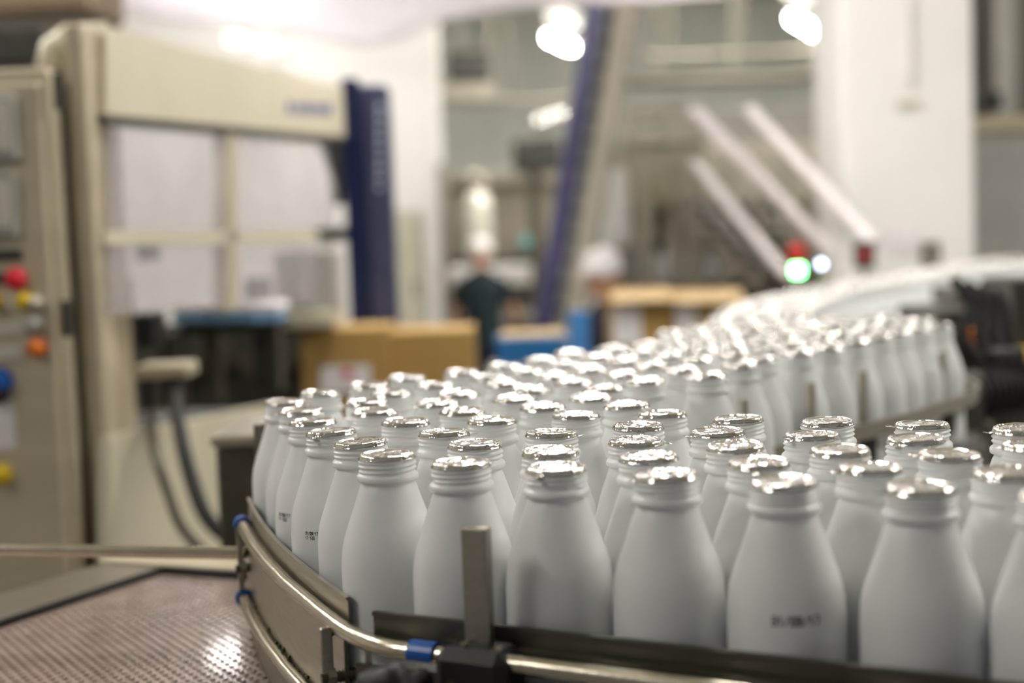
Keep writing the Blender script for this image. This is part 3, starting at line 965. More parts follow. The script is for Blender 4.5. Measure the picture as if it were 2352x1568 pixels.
out1 = -d1p
s0, s1 = A_ + out1 * 0.052 - d1 * 0.03, A_ + out1 * 0.052 + d1 * LN
part('frame_strip', MB().beam((s0.x, s0.y, ZP + 0.002), (s1.x, s1.y, ZP + 0.002), 0.088, 0.008, ch=0.002), STEEL, pc, 'wide flat steel edge strip')
g0, g1 = A_ + out1 * 0.004, A_ + out1 * 0.004 + d1 * LN
part('wear_strip', MB().beam((g0.x, g0.y, ZP + 0.002), (g1.x, g1.y, ZP + 0.002), 0.007, 0.010), RUBBER, pc)
d2p = Vector((-d2.y, d2.x))
if d2p.dot(d1) > 0:
    d2p = -d2p
s0, s1 = A_ + d2p * 0.030 - d2 * 0.10, A_ + d2p * 0.030 + d2 * (0.26)
part('frame_strip', MB().beam((s0.x, s0.y, ZP + 0.006), (s1.x, s1.y, ZP + 0.006), 0.045, 0.010, ch=0.002), STEEL_WARM, pc)
g0, g1 = A_ + d2p * 0.003, A_ + d2p * 0.003 + d2 * (0.26)
part('wear_strip', MB().beam((g0.x, g0.y, ZP + 0.003), (g1.x, g1.y, ZP + 0.003), 0.007, 0.011), RUBBER, pc)
for (u2, v2) in ((0.05, -0.03), (0.9, -0.03)):
    q = A_ + d1 * u2 + d1p * v2
    part('leg', MB().box((q.x, q.y, ZP / 2 - 0.01), (0.05, 0.05, ZP - 0.02), ang, 0.004), STEEL, pc)
q0, q1 = at(-160, 1259, 1.385), at(566, 1270, 1.355)
lr = single('guide_rod', MB().cyl(q0, q1, 0.0062, n=18), STEEL_ROD, 'long horizontal steel rod crossing above the pinkish belt', 'rod', tuple(q0))

# ------------------------------------------------------------------ control cabinet
cab = thing('control_cabinet', 'steel control cabinet with screens and coloured push buttons', 'cabinet', (-0.98, 2.55, 0))
YC = 2.4


def slab(x0, y0, x1, y1, Y, depth, front=0.0, ch=0.004):
    """Upright board covering photo box x0..x1, y0..y1 at distance Y, reaching depth further back."""
    a_, b_ = at(x0, (y0 + y1) / 2, Y), at(x1, (y0 + y1) / 2, Y)
    xm = (x0 + x1) / 2
    z1_, z0_ = Z(y0, Y, xm), Z(y1, Y, xm)
    return MB().box(((a_.x + b_.x) / 2, Y - front + depth / 2, (z0_ + z1_) / 2), (b_.x - a_.x, depth, z1_ - z0_), 0, ch)


ct = Z(142, YC, 70)
xl, xr = at(-420, 700, YC).x, at(143, 700, YC).x
part('body', MB().box(((xl + xr) / 2, YC + 0.22, ct / 2 - 0.004), (xr - xl, 0.42, ct - 0.008), 0, 0.006), STEEL_WARM, cab)
door = part('door', MB().box(((xl + xr) / 2 - 0.004, YC, ct / 2), (xr - xl - 0.016, 0.022, ct - 0.07), 0, 0.005), STEEL_WARM, cab)
for (x, y) in ((144, 212), (162, 730)):
    q = at(x, y, YC)
    part('hinge', MB().cyl((q.x, YC - 0.02, q.z - 0.03), (q.x, YC - 0.02, q.z + 0.03), 0.009, n=12), DARKM, cab)
for (y0, y1) in ((222, 372), (398, 548)):
    sc = part('display', slab(-80, y0, 50, y1, YC, 0.02, 0.026, 0.006), GREYP, door)
    part('screen', slab(-70, y0 + 22, 33, y1 - 22, YC, 0.01, 0.030), SCREEN, cab, 'pale blank display glass')
part('nameplate', slab(-60, 574, 56, 599, YC, 0.006, 0.016, 0.001), DARKM, door)
part('nameplate', slab(-60, 628, 26, 652, YC, 0.006, 0.016, 0.001), DARKM, door)


def button(x, y, m, r=0.0145, lab=None):
    q = at(x, y, YC)
    mb_ = MB()
    vs_, fs_ = [], []
    prof_ = [(1.25, 0.0), (1.25, 0.006), (1.0, 0.008), (1.0, 0.018), (0.85, 0.023), (0.4, 0.025), (0.0, 0.0255)]
    for (s_, h_) in prof_:
        for j in range(20):
            t_ = 2 * math.pi * j / 20
            vs_.append((q.x + r * s_ * math.cos(t_), YC - 0.011 - h_, q.z + r * s_ * math.sin(t_)))
    for i in range(len(prof_) - 1):
        for j in range(20):
            fs_.append((i * 20 + j, (i + 1) * 20 + j, (i + 1) * 20 + (j + 1) % 20, i * 20 + (j + 1) % 20))
    mb_.add(vs_, fs_, True)
    part('push_button', mb_, m, door, lab)


button(43, 640, RED, 0.0150, 'red push button')
button(63, 690, YELLOW, 0.0120, 'yellow push button')
button(-6, 690, YELLOW, 0.0120, 'yellow push button')
button(90, 692, SCREEN, 0.0085, 'clear push button')
button(82, 744, GREYP, 0.0130, 'grey push button')
button(92, 798, ORANGE, 0.0130, 'orange push button')
button(6, 872, BLUE_PLASTIC, 0.0180, 'blue selector knob')
button(4, 900, BLACK, 0.0150, 'black push button')
button(10, 1086, YELLOW, 0.0150, 'yellow push button')
for (x0, y0, x1, y1) in ((8, 672, 46, 712), (-60, 734, 66, 770), (-60, 790, 62, 826)):
    pl = part('legend_plate', slab(x0, y0, x1, y1, YC, 0.004, 0.015, 0.001), SCREEN, door)
part('data_sheet', slab(-60, 918, 40, 1032, YC, 0.003, 0.014, 0.0008), PAPER, door, 'white paper data sheet')
hood = at(180, 80, 2.5)
hd = thing('cable_duct', 'rounded pale steel duct on top of the control cabinet', 'duct', (hood.x, 2.55, ct))
z_h = Z(96, 2.55, 120)
part('elbow', MB().tube([(at(92, 150, 2.55).x, 2.62, ct), (at(92, 110, 2.55).x, 2.62, z_h - 0.03), (at(100, 90, 2.55).x, 2.62, z_h - 0.005), (at(130, 90, 2.55).x, 2.62, z_h + 0.012), (at(220, 90, 2.55).x, 2.62, z_h + 0.012)], 0.030, 14), CREAM, hd)
part('collar', MB().cyl((at(92, 150, 2.55).x, 2.62, ct), (at(92, 150, 2.55).x, 2.62, ct + 0.014), 0.042, n=18), STEEL, hd)

mh = thing('motor_housing', 'dark housing on a post behind the control cabinet', 'machine', (at(0, 100, 3.4).x, 3.5, 0))
part('casing', slab(-160, 62, 104, 150, 3.4, 0.3, 0, 0.01), DARKM, mh)
q = at(-60, 150, 3.55)
part('post', MB().box((q.x, 3.55, q.z / 2), (0.08, 0.08, q.z), 0, 0.004), STEEL_DARK, mh)
bd = thing('exhaust_duct', 'brown exhaust duct under the ceiling above the cabinet', 'duct', tuple(at(60, 0, 4.7)))
part('trunk', slab(-200, -70, 212, 34, 4.7, 0.4, 0, 0.02), mat('brown_duct', C(122, 104, 80), 0.5, 0.2, 0.1, 3), bd)
for x in (-120, 180):
    q = at(x, -70, 4.9)
    part('drop_rod', MB().cyl((q.x, 4.9, q.z), (q.x, 4.9, CEILZ), 0.012, n=6), STEEL, bd)

# ------------------------------------------------------------------ case packing machine
PA, PB = Vector((at(240, 300, 2.5).x, 2.5)), Vector((at(792, 300, 4.3).x, 4.3))
MU = (PB - PA).normalized()
MN = Vector((-MU.y, MU.x))                        # into the machine (to the left)
pm = thing('packing_machine', 'cream framed packing machine with hazy guard panels and navy post', 'machine', (PA.x, PA.y, 0))


def mquad(name, pts, th, m, lab=None, out=0.0, kind=None):
    """Board in the machine's side plane; pts are photo pixels, th its thickness into the machine."""
    vs_ = []
    for (x, y) in pts:
        r_ = Vector(((x - 1176) / F, (y - 784) / F, 1.0))
        d_ = Vector((r_.dot(AX), r_.dot(AY), r_.dot(AZ)))
        nn = Vector((MN.x, MN.y, 0))
        o_ = Vector((PA.x, PA.y, 0)) - nn * out
        t_ = (o_ - EYE).dot(nn) / d_.dot(nn)
        vs_.append(EYE + d_ * t_)
    nn = Vector((MN.x, MN.y, 0))
    n_ = len(vs_)
    vv = vs_ + [p_ + nn * th for p_ in vs_]
    ff = [tuple(range(n_)), tuple(range(2 * n_ - 1, n_ - 1, -1))] + [(i, n_ + i, n_ + (i + 1) % n_, (i + 1) % n_) for i in range(n_)]
    return part(name, MB().add(vv, ff), m, pm, lab, kind)


up_x0, up_x1 = at(163, 600, 2.42).x, at(243, 600, 2.5).x
topz = Z(52, 2.46, 200)
part('corner_post', MB().box(((up_x0 + up_x1) / 2, 2.50, topz / 2), (up_x1 - up_x0, 0.10, topz), 0, 0.006), STEEL_WARM, pm)
part('top_beam', MB().add([], []), CREAM, pm) if False else None
mquad('top_beam', [(243, 60), (500, 128), (792, 200), (792, 318), (520, 292), (243, 264)], 0.06, CREAM, 'cream enamelled top beam')
mquad('beam_lip', [(243, 262), (792, 314), (792, 330), (243, 280)], 0.05, STEEL_DARK, None, 0.004)
# blurred blue maker's mark, illegible in the photograph
for i, (x, h_) in enumerate(((662, 26), (682, 20), (699, 24), (716, 22), (733, 24), (750, 28))):
    mquad('mark_stroke', [(x, 246 - h_ / 2 + i), (x + 10, 247 - h_ / 2 + i), (x + 10, 247 + h_ / 2 + i), (x, 246 + h_ / 2 + i)], 0.002, BLUE_INK, None, 0.0025)
mquad('guard_panel', [(250, 284), (520, 306), (520, 532), (250, 530)], 0.006, PANE, 'hazy clear guard panel')
mquad('guard_panel', [(545, 308), (742, 322), (770, 420), (772, 530), (545, 532)], 0.006, PANE, 'hazy clear guard panel with slanted corner')
mquad('guard_panel', [(250, 560), (520, 558), (520, 706), (250, 722)], 0.006, PANE, 'hazy clear guard panel')
mquad('guard_panel', [(545, 558), (770, 556), (770, 690), (545, 704)], 0.006, PANE, 'hazy clear guard panel')
mquad('mullion', [(520, 300), (545, 302), (545, 712), (520, 712)], 0.03, STEEL_WARM)
mquad('middle_rail', [(243, 530), (778, 530), (778, 556), (243, 562)], 0.04, CREAM)
mquad('panel_arm', [(742, 318), (792, 326), (792, 470), (778, 470), (772, 400)], 0.02, BLACK, 'black curved panel arm')
mquad('latch', [(735, 524), (800, 522), (800, 552), (735, 548)], 0.03, BLACK, None, 0.006)
# navy post
pb = at(792, 450, 4.3)
ptop = Z(182, 4.35, 845)
pw_ = at(835, 450, 4.3).x - pb.x
post = part('navy_post', MB().box((pb.x + 0.0275, 4.36, ptop / 2), (0.055, 0.12, ptop), 0, 0.006), NAVY, pm, 'glossy navy blue post')
pxr = at(904, 500, 4.33).x
part('post_lit_face', MB().box(((pb.x + 0.055 + pxr) / 2 + 0.001, 4.365, ptop / 2 - 0.01), (pxr - pb.x - 0.055, 0.10, ptop - 0.02), 0, 0.012), NAVY_LIT, pm, 'right face of the navy post, coloured lighter as if lit')  # right face of the same post, its light put into the colour
for i in range(9):
    q = at(871, 246 + i * 23, 4.31)
    part('mark_stroke', MB().box((q.x, 4.3145, q.z), (0.014, 0.003, 0.018 if i % 3 else 0.022)), PALE_INK, pm)
# machine bed, interior and base
mquad('base_panel', [(250, 1004), (430, 968), (640, 925), (640, 1280), (250, 1330)], 0.02, CREAM, 'cream base panel')
PS, PE = PA + MU * 0.45, PA + MU * 1.30
fl = [PS + MN * 0.022, PE + MN * 0.022, PE + MN * 0.9, PS + MN * 0.9]
bedz = Z(930, 3.4, 500)
part('machine_bed', MB().prism([tuple(p) for p in fl], bedz - 0.10, bedz - 0.06), DARKM, pm)
back = [PS + MN * 0.95, PE + MN * 0.95, PE + MN * 0.97, PS + MN * 0.97]
part('back_rail', MB().prism([tuple(p) for p in back], bedz - 0.1, bedz + 0.09), DARKM, pm)
for t_ in (0.5, 1.25):
    for s_ in (0.1, 0.85):
        q = PA + MU * t_ + MN * s_
        part('leg', MB().box((q.x, q.y, (bedz - 0.1) / 2), (0.06, 0.06, bedz - 0.1), 0, 0.004), STEEL_WARM, pm)


def mbox(name, x0, y0, x1, y1, Y, dep, m, lab=None):
    return part(name, slab(x0, y0, x1, y1, Y, dep, 0, 0.004), m, pm, lab)


ze = Z(748, 4.42, 500)
part('shade_backdrop', MB().box((-1.02, 4.45, ze / 2), (0.86, 0.03, ze), 0, 0.004), DARKM, pm, 'dark backdrop standing for the shade inside the machine')  # dark sheet added in place of the shade inside the machine
for j_ in range(5):
    q = at(330 + 75 * j_, 830 + 12 * (j_ % 2), 4.2)
    part('guide_wheel', MB().cyl((q.x, 4.38, q.z), (q.x, 4.42, q.z), 0.045, n=18), STEEL_DARK, pm)
mbox('drive_unit', 290, 722, 352, 800, 3.0, 0.12, BLACK, 'black drive unit')
mbox('drive_unit', 270, 640, 300, 940, 2.9, 0.04, DARKM)
mbox('gripper_head', 560, 640, 610, 702, 3.6, 0.10, DARKM)
mbox('gripper_head', 630, 575, 770, 715, 3.9, 0.15, GREYP)
mbox('carriage', 380, 742, 640, 765, 3.4, 0.2, DARKM)
mbox('carriage', 360, 765, 410, 930, 3.3, 0.1, DARKM)
mbox('carriage', 470, 765, 500, 930, 3.5, 0.08, STEEL_DARK)
mbox('carriage', 580, 760, 640, 900, 3.6, 0.1, DARKM)
mbox('side_table', 650, 716, 765, 752, 3.85, 0.25, CREAM)
mbox('arm_block', 310, 560, 345, 600, 3.4, 0.1, NAVY)
mbox('shelf_plate', 310, 838, 432, 870, 2.62, 0.09, STEEL_WARM)
mbox('shelf_column', 330, 870, 348, 960, 2.66, 0.04, BLACK)
mbox('shelf_column', 392, 870, 412, 960, 2.66, 0.04, BLACK)
for (x0, x1) in ((395, 478), (480, 560), (562, 641)):
    tr = thing('blue_tray', 'pale blue plastic tray %s on the packing machine' % ('nearest the cabinet' if x0 < 400 else 'in the middle of three' if x0 < 500 else 'nearest the blue post'), 'tray', tuple(at((x0 + x1) / 2, 742, 3.35)), 'blue trays in the packing machine')
    part('rim', slab(x0, 698, x1, 716, 3.35, 0.16, 0, 0.003), PAPER, tr)
    part('body', slab(x0 + 2, 716, x1 - 2, 741, 3.35, 0.15, 0, 0.003), mat('pale_blue_plastic', C(118, 160, 196), 0.4, 0, 0.05, 10), tr)


def cable(pts, r, label, m=RUBBER):
    P_ = [Vector(p_) for p_ in pts]
    f_ = []
    for i in range(len(P_) - 1):
        a_, b_, c_, d_ = P_[max(i - 1, 0)], P_[i], P_[i + 1], P_[min(i + 2, len(P_) - 1)]
        for q_ in range(6):
            t_ = q_ / 6
            f_.append(0.5 * (2 * b_ + (c_ - a_) * t_ + (2 * a_ - 5 * b_ + 4 * c_ - d_) * t_ * t_ + (3 * b_ - a_ - 3 * c_ + d_) * t_ ** 3))
    f_.append(P_[-1])
    return single('hose', MB().tube(f_, r, 10), m, label, 'hose', tuple(P_[0]))


cable([at(398, 878, 2.66), at(412, 985, 2.50), at(440, 1100, 2.42), at(480, 1195, 2.38), at(560, 1262, 2.36)], 0.013, 'black hose hanging in front of the cream base panel')
cable([at(345, 940, 2.68), at(352, 1030, 2.50), at(385, 1130, 2.45), at(420, 1215, 2.42), at(500, 1300, 2.4)], 0.009, 'thinner dark hose beside the black hose on the base panel', STEEL_DARK)
gb = thing('junction_box', 'grey steel box with a pale top beside the bottle conveyor', 'box', tuple(at(545, 1240, 1.95)))
zj0, zj1 = Z(1020, 1.95, 560), Z(1420, 1.95, 560)
xj0, xj1 = at(497, 1100, 1.95).x, at(640, 1100, 1.95).x
part('body', MB().box(((xj0 + xj1) / 2, 2.05, zj0 / 2), (xj1 - xj0, 0.2, zj0), 0, 0.006), STEEL_DARK, gb)
part('lid', slab(482, 1000, 655, 1026, 1.93, 0.23, 0, 0.006), STEEL, gb)

# ------------------------------------------------------------------ cartons and crates behind the bottles


def carton(x0, y0, x1, Y, dep, h, label, flap=False, notes=(), rz=0.0, m=CARD, group='cardboard cartons'):
    a_, b_ = at(x0, y0, Y), at(x1, y0, Y)
    w_ = b_.x - a_.x
    cx, cz = (a_.x + b_.x) / 2, a_.z
    t_ = thing('carton', label, 'carton', (cx, Y + dep / 2, cz - h), group)
    part('box_body', MB().box((cx, Y + dep / 2, cz - h / 2), (w_, dep, h), rz, 0.003), m, t_)
    part('tape', MB().box((cx, Y + dep / 2, cz + 0.0005), (w_ * 0.98, 0.05, 0.002), rz), CARD_LIGHT, t_)
    if flap:
        part('flap', MB().frame_box((cx, Y - 0.02, cz + 0.012), (w_ / 2, 0, 0), (0, 0.06, 0.018), (0, -0.001, 0.002)), CARD_LIGHT, t_)
        part('flap', MB().frame_box((cx, Y + dep + 0.02, cz + 0.012), (w_ / 2, 0, 0), (0, 0.06, -0.018), (0, 0.001, 0.002)), CARD_LIGHT, t_)
    for (n0, n1, n2, n3, red) in notes:
        p0_, p1_ = at(n0, n1, Y - 0.004), at(n2, n3, Y - 0.004)
        lb = part('shipping_label', MB().box(((p0_.x + p1_.x) / 2, Y - 0.0025, (p0_.z + p1_.z) / 2), (p1_.x - p0_.x, 0.003, p0_.z - p1_.z)), PAPER, t_, 'white shipping label')
        if red:
            part('red_mark', MB().box(((p0_.x + p1_.x) / 2 + 0.005, Y - 0.0045, p0_.z - 0.02), ((p1_.x - p0_.x) * 0.22, 0.001, 0.02)), RED, lb)
    return t_


def stand(x0, x1, y, Y, dep, label):
    a_, b_ = at(x0, y, Y), at(x1, y, Y)
    t_ = thing('roller_stand', label, 'stand', ((a_.x + b_.x) / 2, Y + dep / 2, 0))
    part('tabletop', MB().box(((a_.x + b_.x) / 2, Y + dep / 2, a_.z - 0.03), (b_.x - a_.x, dep, 0.06), 0, 0.006), STEEL, t_)
    for ex in (a_.x + 0.04, b_.x - 0.04):
        for ey in (Y + 0.04, Y + dep - 0.04):
            part('leg', MB().box((ex, ey, (a_.z - 0.06) / 2), (0.05, 0.05, a_.z - 0.06), 0, 0.004), STEEL, t_)
    return t_


zt = at(890, 762, 3.95).z
yb = 974
carton(690, 760, 889, 3.95, 0.3, 0.25, 'brown carton with a white label below the navy post', notes=((735, 842, 852, 900, True),))
carton(893, 764, 1086, 4.0, 0.3, 0.25, 'plain brown carton nearer the man in the dark shirt')
stand(690, 1100, 762 + 0.256 * F / 3.95, 3.9, 0.4, 'low steel stand under the two plain cartons')
carton(1404, 688, 1546, 5.4, 0.32, 0.26, 'open brown carton with white label beside the second worker', True, ((1408, 702, 1474, 790, False),), m=CARD)
carton(1552, 690, 1706, 5.4, 0.32, 0.26, 'open brown carton with white label nearer the stack light', True, ((1552, 700, 1604, 790, False),))
stand(1360, 1730, 690 + 0.266 * F / 5.4, 5.35, 0.45, 'low steel stand under the two open cartons')
carton(1306, 712, 1350, 5.0, 0.1, 0.24, 'tall narrow bright blue carton under the leaning elevator', m=mat('blue_card', C(60, 120, 178), 0.6, 0, 0.05, 10), group='blue goods')
bc = at(1140, 782, 4.6)
ce = at(1302, 782, 4.6)
cr = thing('blue_crate', 'low bright blue plastic crate between the man and the bottles', 'crate', ((bc.x + ce.x) / 2, 4.75, bc.z - 0.12))
cx_, w_ = (bc.x + ce.x) / 2, ce.x - bc.x
part('crate_body', MB().box((cx_, 4.75, bc.z - 0.075), (w_, 0.26, 0.09), 0, 0.004), mat('crate_blue', C(40, 112, 172), 0.45, 0, 0.05, 10), cr)
for s_ in (-1, 1):
    part('crate_wall', MB().box((cx_, 4.75 + s_ * 0.126, bc.z - 0.02), (w_, 0.008, 0.05), 0, 0.002), mat('crate_blue', C(40, 112, 172), 0.45, 0, 0.05, 10), cr)
    part('crate_wall', MB().box((cx_ + s_ * (w_ / 2 - 0.004), 4.75, bc.z - 0.02), (0.008, 0.244, 0.05), 0, 0.002), mat('crate_blue', C(40, 112, 172), 0.45, 0, 0.05, 10), cr)
fl_ = carton(1150, 768, 1296, 4.66, 0.18, 0.03, 'flat pale carton lying in the blue crate', m=CARD_LIGHT)
stand(1120, 1380, 786 + 0.125 * F / 4.6, 4.58, 0.7, 'steel stand under the blue goods')

# ------------------------------------------------------------------ leaning elevator conveyor
el = thing('elevator_conveyor', 'steep leaning elevator conveyor with violet blue side rail', 'conveyor', tuple(at(1280, 900, 7.5)))


def lean(xb, xt, w, h, y_off, m, name, lab=None):
    part(name, MB().beam(at(xb, 790, 7.6 + y_off), at(xt, 12, 7.6 + y_off), w, h, up=(0, 1, 0), ch=0.006), m, el, lab)


lean(1240, 1368, 0.095, 0.17, 0.0, VIOLET, 'side_rail', 'violet blue side rail')
lean(1272, 1402, 0.07, 0.11, 0.05, GREYP, 'carrier_belt')
lean(1306, 1436, 0.085, 0.15, 0.0, mat('stone_enamel', C(206, 197, 180), 0.4, 0.1, 0.05, 4), 'side_rail', 'pale stone side rail')
lean(1330, 1458, 0.03, 0.08, 0.04, STEEL, 'drip_tray')
for i in range(14):
    t_ = (i + 0.5) / 14
    q = at(1272, 790, 7.6).lerp(at(1402, 12, 7.6), t_)
    part('flight', MB().box((q.x, 7.60, q.z), (0.10, 0.06, 0.012)), DARKM, el)
q = at(1262, 790, 7.6)
part('foot_frame', MB().box((q.x + 0.03, 7.65, (q.z - 0.1) / 2), (0.12, 0.12, q.z - 0.1)), STEEL, el)
ht = at(1442, 30, 7.9)
hp = thing('white_hopper', 'white tapered hopper at the top of the leaning elevator', 'hopper', tuple(ht))
part('funnel', MB().lathe([(0.03, -0.24), (0.05, -0.2), (0.075, -0.06), (0.085, -0.02), (0.09, 0.02)], 20, ht), WHITE, hp)
part('collar', MB().lathe([(0.095, 0.015), (0.102, 0.022), (0.102, 0.05), (0.0, 0.05)], 20, ht), STEEL, hp)

part('mounting_arm', MB().beam(ht + Vector((0, 0.0, -0.05)), at(1432, 46, 7.62), 0.04, 0.04), STEEL, hp)

# ------------------------------------------------------------------ filling machine, platform and crossover stairs
fm = thing('filling_machine', 'large beige filling machine below the platform', 'machine', tuple(at(1670, 800, 8.6)))


def fbox(name, x0, y0, x1, y1, Y, dep, m, lab=None):
    return part(name, slab(x0, y0, x1, y1, Y, dep, 0, 0.006), m, fm, lab)


fbox('upper_housing', 1410, 330, 1935, 470, 8.2, 1.2, BEIGE)
fbox('cover_panel', 1600, 250, 1935, 330, 8.5, 1.0, GREYP)
for i in range(4):
    fbox('door', 1422 + i * 128, 345, 1542 + i * 128, 460, 8.17, 0.03, BEIGE)
fbox('window', 1458, 408, 1508, 470, 8.15, 0.02, mat('yellow_green_panel', C(176, 178, 110), 0.3, 0, 0.08, 4), 'yellow green inspection panel')
for x in (1420, 1540, 1660, 1790, 1900):
    fbox('pillar', x, 470, x + 26, 720, 8.2, 0.1, STEEL)
fbox('inner_back', 1410, 470, 1935, 560, 9.3, 0.05, BEIGE)
fbox('inner_back', 1410, 560, 1935, 720, 9.3, 0.05, GREYP)
fbox('base', 1410, 650, 1935, 960, 8.2, 1.1, DARKM)
fbox('dark_opening', 1480, 555, 1525, 640, 8.9, 0.1, BLACK)
for i, x in enumerate((1508, 1540, 1572, 1606, 1640, 1672)):
    q = at(x, 648, 8.75)
    q.z = Z(650, 8.2, 1672) + 0.0005
    tk = thing('white_canister', 'white canister standing in the filling machine, %s from the leaning elevator' % ordinal(i), 'canister', (q.x, 8.75, q.z), 'white canisters in the filling machine')
    hh = 0.22 if i % 2 else 0.16
    part('body', MB().lathe([(0.0, 0), (0.05, 0), (0.052, 0.01), (0.052, hh * 0.7), (0.03, hh * 0.88), (0.02, hh * 0.9), (0.02, hh)], 18, q), WHITE, tk)
    part('cap', MB().lathe([(0.024, hh * 0.96), (0.024, hh + 0.02), (0.0, hh + 0.02)], 14, q), WHITE, tk)
pf = thing('platform', 'raised steel platform with tubular guard rails', 'platform', tuple(at(1500, 900, 7.2)))
part('deck', slab(1446, 300, 1600, 326, 7.2, 0.8, 0, 0.006), BEIGE, pf)
for y in (252, 286):
    part('guard_rail', MB().cyl(at(1440, y + 4, 7.2), at(1600, y - 2, 7.2), 0.018, n=10), STEEL_ROD, pf)
for x in (1450, 1520, 1590):
    part('rail_post', MB().cyl(at(x, 246, 7.2), at(x, 308, 7.2), 0.018, n=10), STEEL_ROD, pf)
for x in (1480, 1590):
    a_ = at(x, 320, 7.25)
    part('leg', MB().box((a_.x, 7.3, a_.z / 2), (0.07, 0.07, a_.z), 0, 0.005), STEEL, pf)
st = thing('crossover_stairs', 'steep steel stairs with pale tubular handrails', 'stairs', tuple(at(1800, 900, 6.2)))


def diag(x0, y0, x1, y1, Y0, Y1, r, m, name):
    return part(name, MB().cyl(at(x0, y0, Y0), at(x1, y1, Y1), r, n=12), m, st)


PALE = mat('pale_handrail', C(238, 230, 230), 0.35, 0.1, 0.04, 10)
diag(1592, 250, 1905, 575, 6.6, 5.7, 0.028, PALE, 'handrail')
diag(1722, 250, 2010, 560, 5.9, 5.0, 0.024, PALE, 'handrail')
diag(1596, 372, 1815, 640, 6.6, 5.7, 0.022, PALE, 'handrail')
diag(1700, 350, 1925, 600, 6.2, 5.6, 0.018, PALE, 'handrail')
part('stringer', MB().beam(at(1596, 480, 6.5), at(1775, 660, 5.8), 0.04, 0.12, ch=0.004), STEEL_DARK, st)
part('stringer', MB().beam(at(1720, 480, 7.2), at(1900, 660, 6.5), 0.04, 0.12, ch=0.004), STEEL_DARK, st)
for i in range(6):
    t_ = (i + 0.5) / 6
    p0_, p1_ = at(1596, 480, 6.5).lerp(at(1775, 660, 5.8), t_), at(1720, 480, 7.2).lerp(at(1900, 660, 6.5), t_)
    part('tread', MB().beam(p0_, p1_, 0.18, 0.025), STEEL, st)
for (x0, y0, Y0, y1) in ((1604, 262, 6.6, 480), (1745, 408, 6.15, 640), (1880, 548, 5.75, 700)):
    part('baluster', MB().cyl(at(x0, y0, Y0), at(x0 + 8, y1, Y0), 0.018, n=8), STEEL_ROD, st)
for (x, y, Y) in ((1775, 660, 5.8), (1900, 660, 6.5)):
    q = at(x, y, Y)
    part('foot_plate', MB().box((q.x + 0.1, q.y - 0.1, q.z / 2), (0.08, 0.08, q.z)), STEEL, st)

# signal tower, indicator light
sl = thing('stack_light', 'signal tower with lit green lens under a red lens', 'signal light', tuple(at(1832, 760, 4.2)))
q = at(1832, 620, 4.2)
part('green_lens', MB().lathe([(0.0, -0.016), (0.016, -0.016), (0.017, -0.010), (0.017, 0.010), (0.016, 0.016), (0.0, 0.016)], 18, q), GREEN_LAMP, sl, 'lit green lens')
part('red_lens', MB().lathe([(0.0, 0.022), (0.024, 0.022), (0.025, 0.03), (0.025, 0.068), (0.02, 0.078), (0.0, 0.08)], 18, q), RED_LENS, sl, 'unlit red lens')
part('ring', MB().lathe([(0.0, 0.0165), (0.022, 0.0165), (0.022, 0.0215), (0.0, 0.0215)], 18, q), BLACK, sl)
part('pole', MB().cyl((q.x, q.y, q.z - 0.0165), (q.x, q.y, q.z - 0.34), 0.009, n=10), STEEL, sl)
part('bracket', MB().box((q.x, q.y, q.z - 0.36), (0.06, 0.06, 0.05), 0, 0.004), BLACK, sl)
part('stand_post', MB().box((q.x, q.y, (q.z - 0.385) / 2), (0.04, 0.04, q.z - 0.385), 0, 0.003), STEEL, sl)
q = at(1886, 606, 4.3)
il = thing('indicator_lamp', 'small pale blue indicator beside the stack light', 'signal light', (q.x, q.y, q.z - 0.05))
part('lens', MB().lathe([(0.0, -0.010), (0.0085, -0.008), (0.010, 0.0), (0.0085, 0.008), (0.0, 0.010)], 14, q), BLUE_LED, il)
part('stem', MB().cyl(q + Vector((0, 0, -0.012)), (q.x, q.y, q.z - 0.3), 0.006, n=8), STEEL, il)
part('base', MB().box((q.x, q.y, (q.z - 0.3) / 2), (0.035, 0.035, q.z - 0.3), 0, 0.003), STEEL, il)

# ------------------------------------------------------------------ far bottle line: belt, rails, legs
fc = thing('far_conveyor', 'far conveyor line carrying bottles towards the white column', 'conveyor', (1.0, 3.8, 0))
FL = [Vector(p_) for p_ in ((0.36, 2.56), (0.479, 2.857), (0.608, 3.161), (0.956, 3.767), (1.35, 4.45), (1.75, 5.1))]


def off_path(pp, d_):
    o_ = []
    for i, p_ in enumerate(pp):
        t_ = (pp[min(i + 1, len(pp) - 1)] - pp[max(i - 1, 0)]).normalized()
        o_.append(p_ + Vector((t_.y, -t_.x)) * d_)
    return o_


lo, hi = off_path(FL, -0.05), off_path(FL, 0.19)
part('belt', MB().prism([tuple(p_) for p_ in lo] + [tuple(p_) for p_ in reversed(hi)], ZB - 0.012, ZB), BELT, fc)
part('guide_rail', MB().strip([tuple(p_) for p_ in off_path(FL, 0.182)], 0.004, ZB + 0.03, ZB + 0.055, 0.002), STEEL, fc)
part('guide_rail', MB().strip([tuple(p_) for p_ in reversed(off_path(FL, -0.045))], 0.004, ZB + 0.03, ZB + 0.055, 0.002), STEEL, fc)
part('side_plate', MB().strip([tuple(p_) for p_ in off_path(FL, 0.195)], 0.004, ZB - 0.14, ZB + 0.004), STEEL_DARK, fc)
for i in range(1, 6):
    q = off_path(FL, 0.07)[i]
    part('leg', MB().box((q.x, q.y, (ZB - 0.1) / 2), (0.06, 0.06, ZB - 0.1), 0.5, 0.004), STEEL, fc)
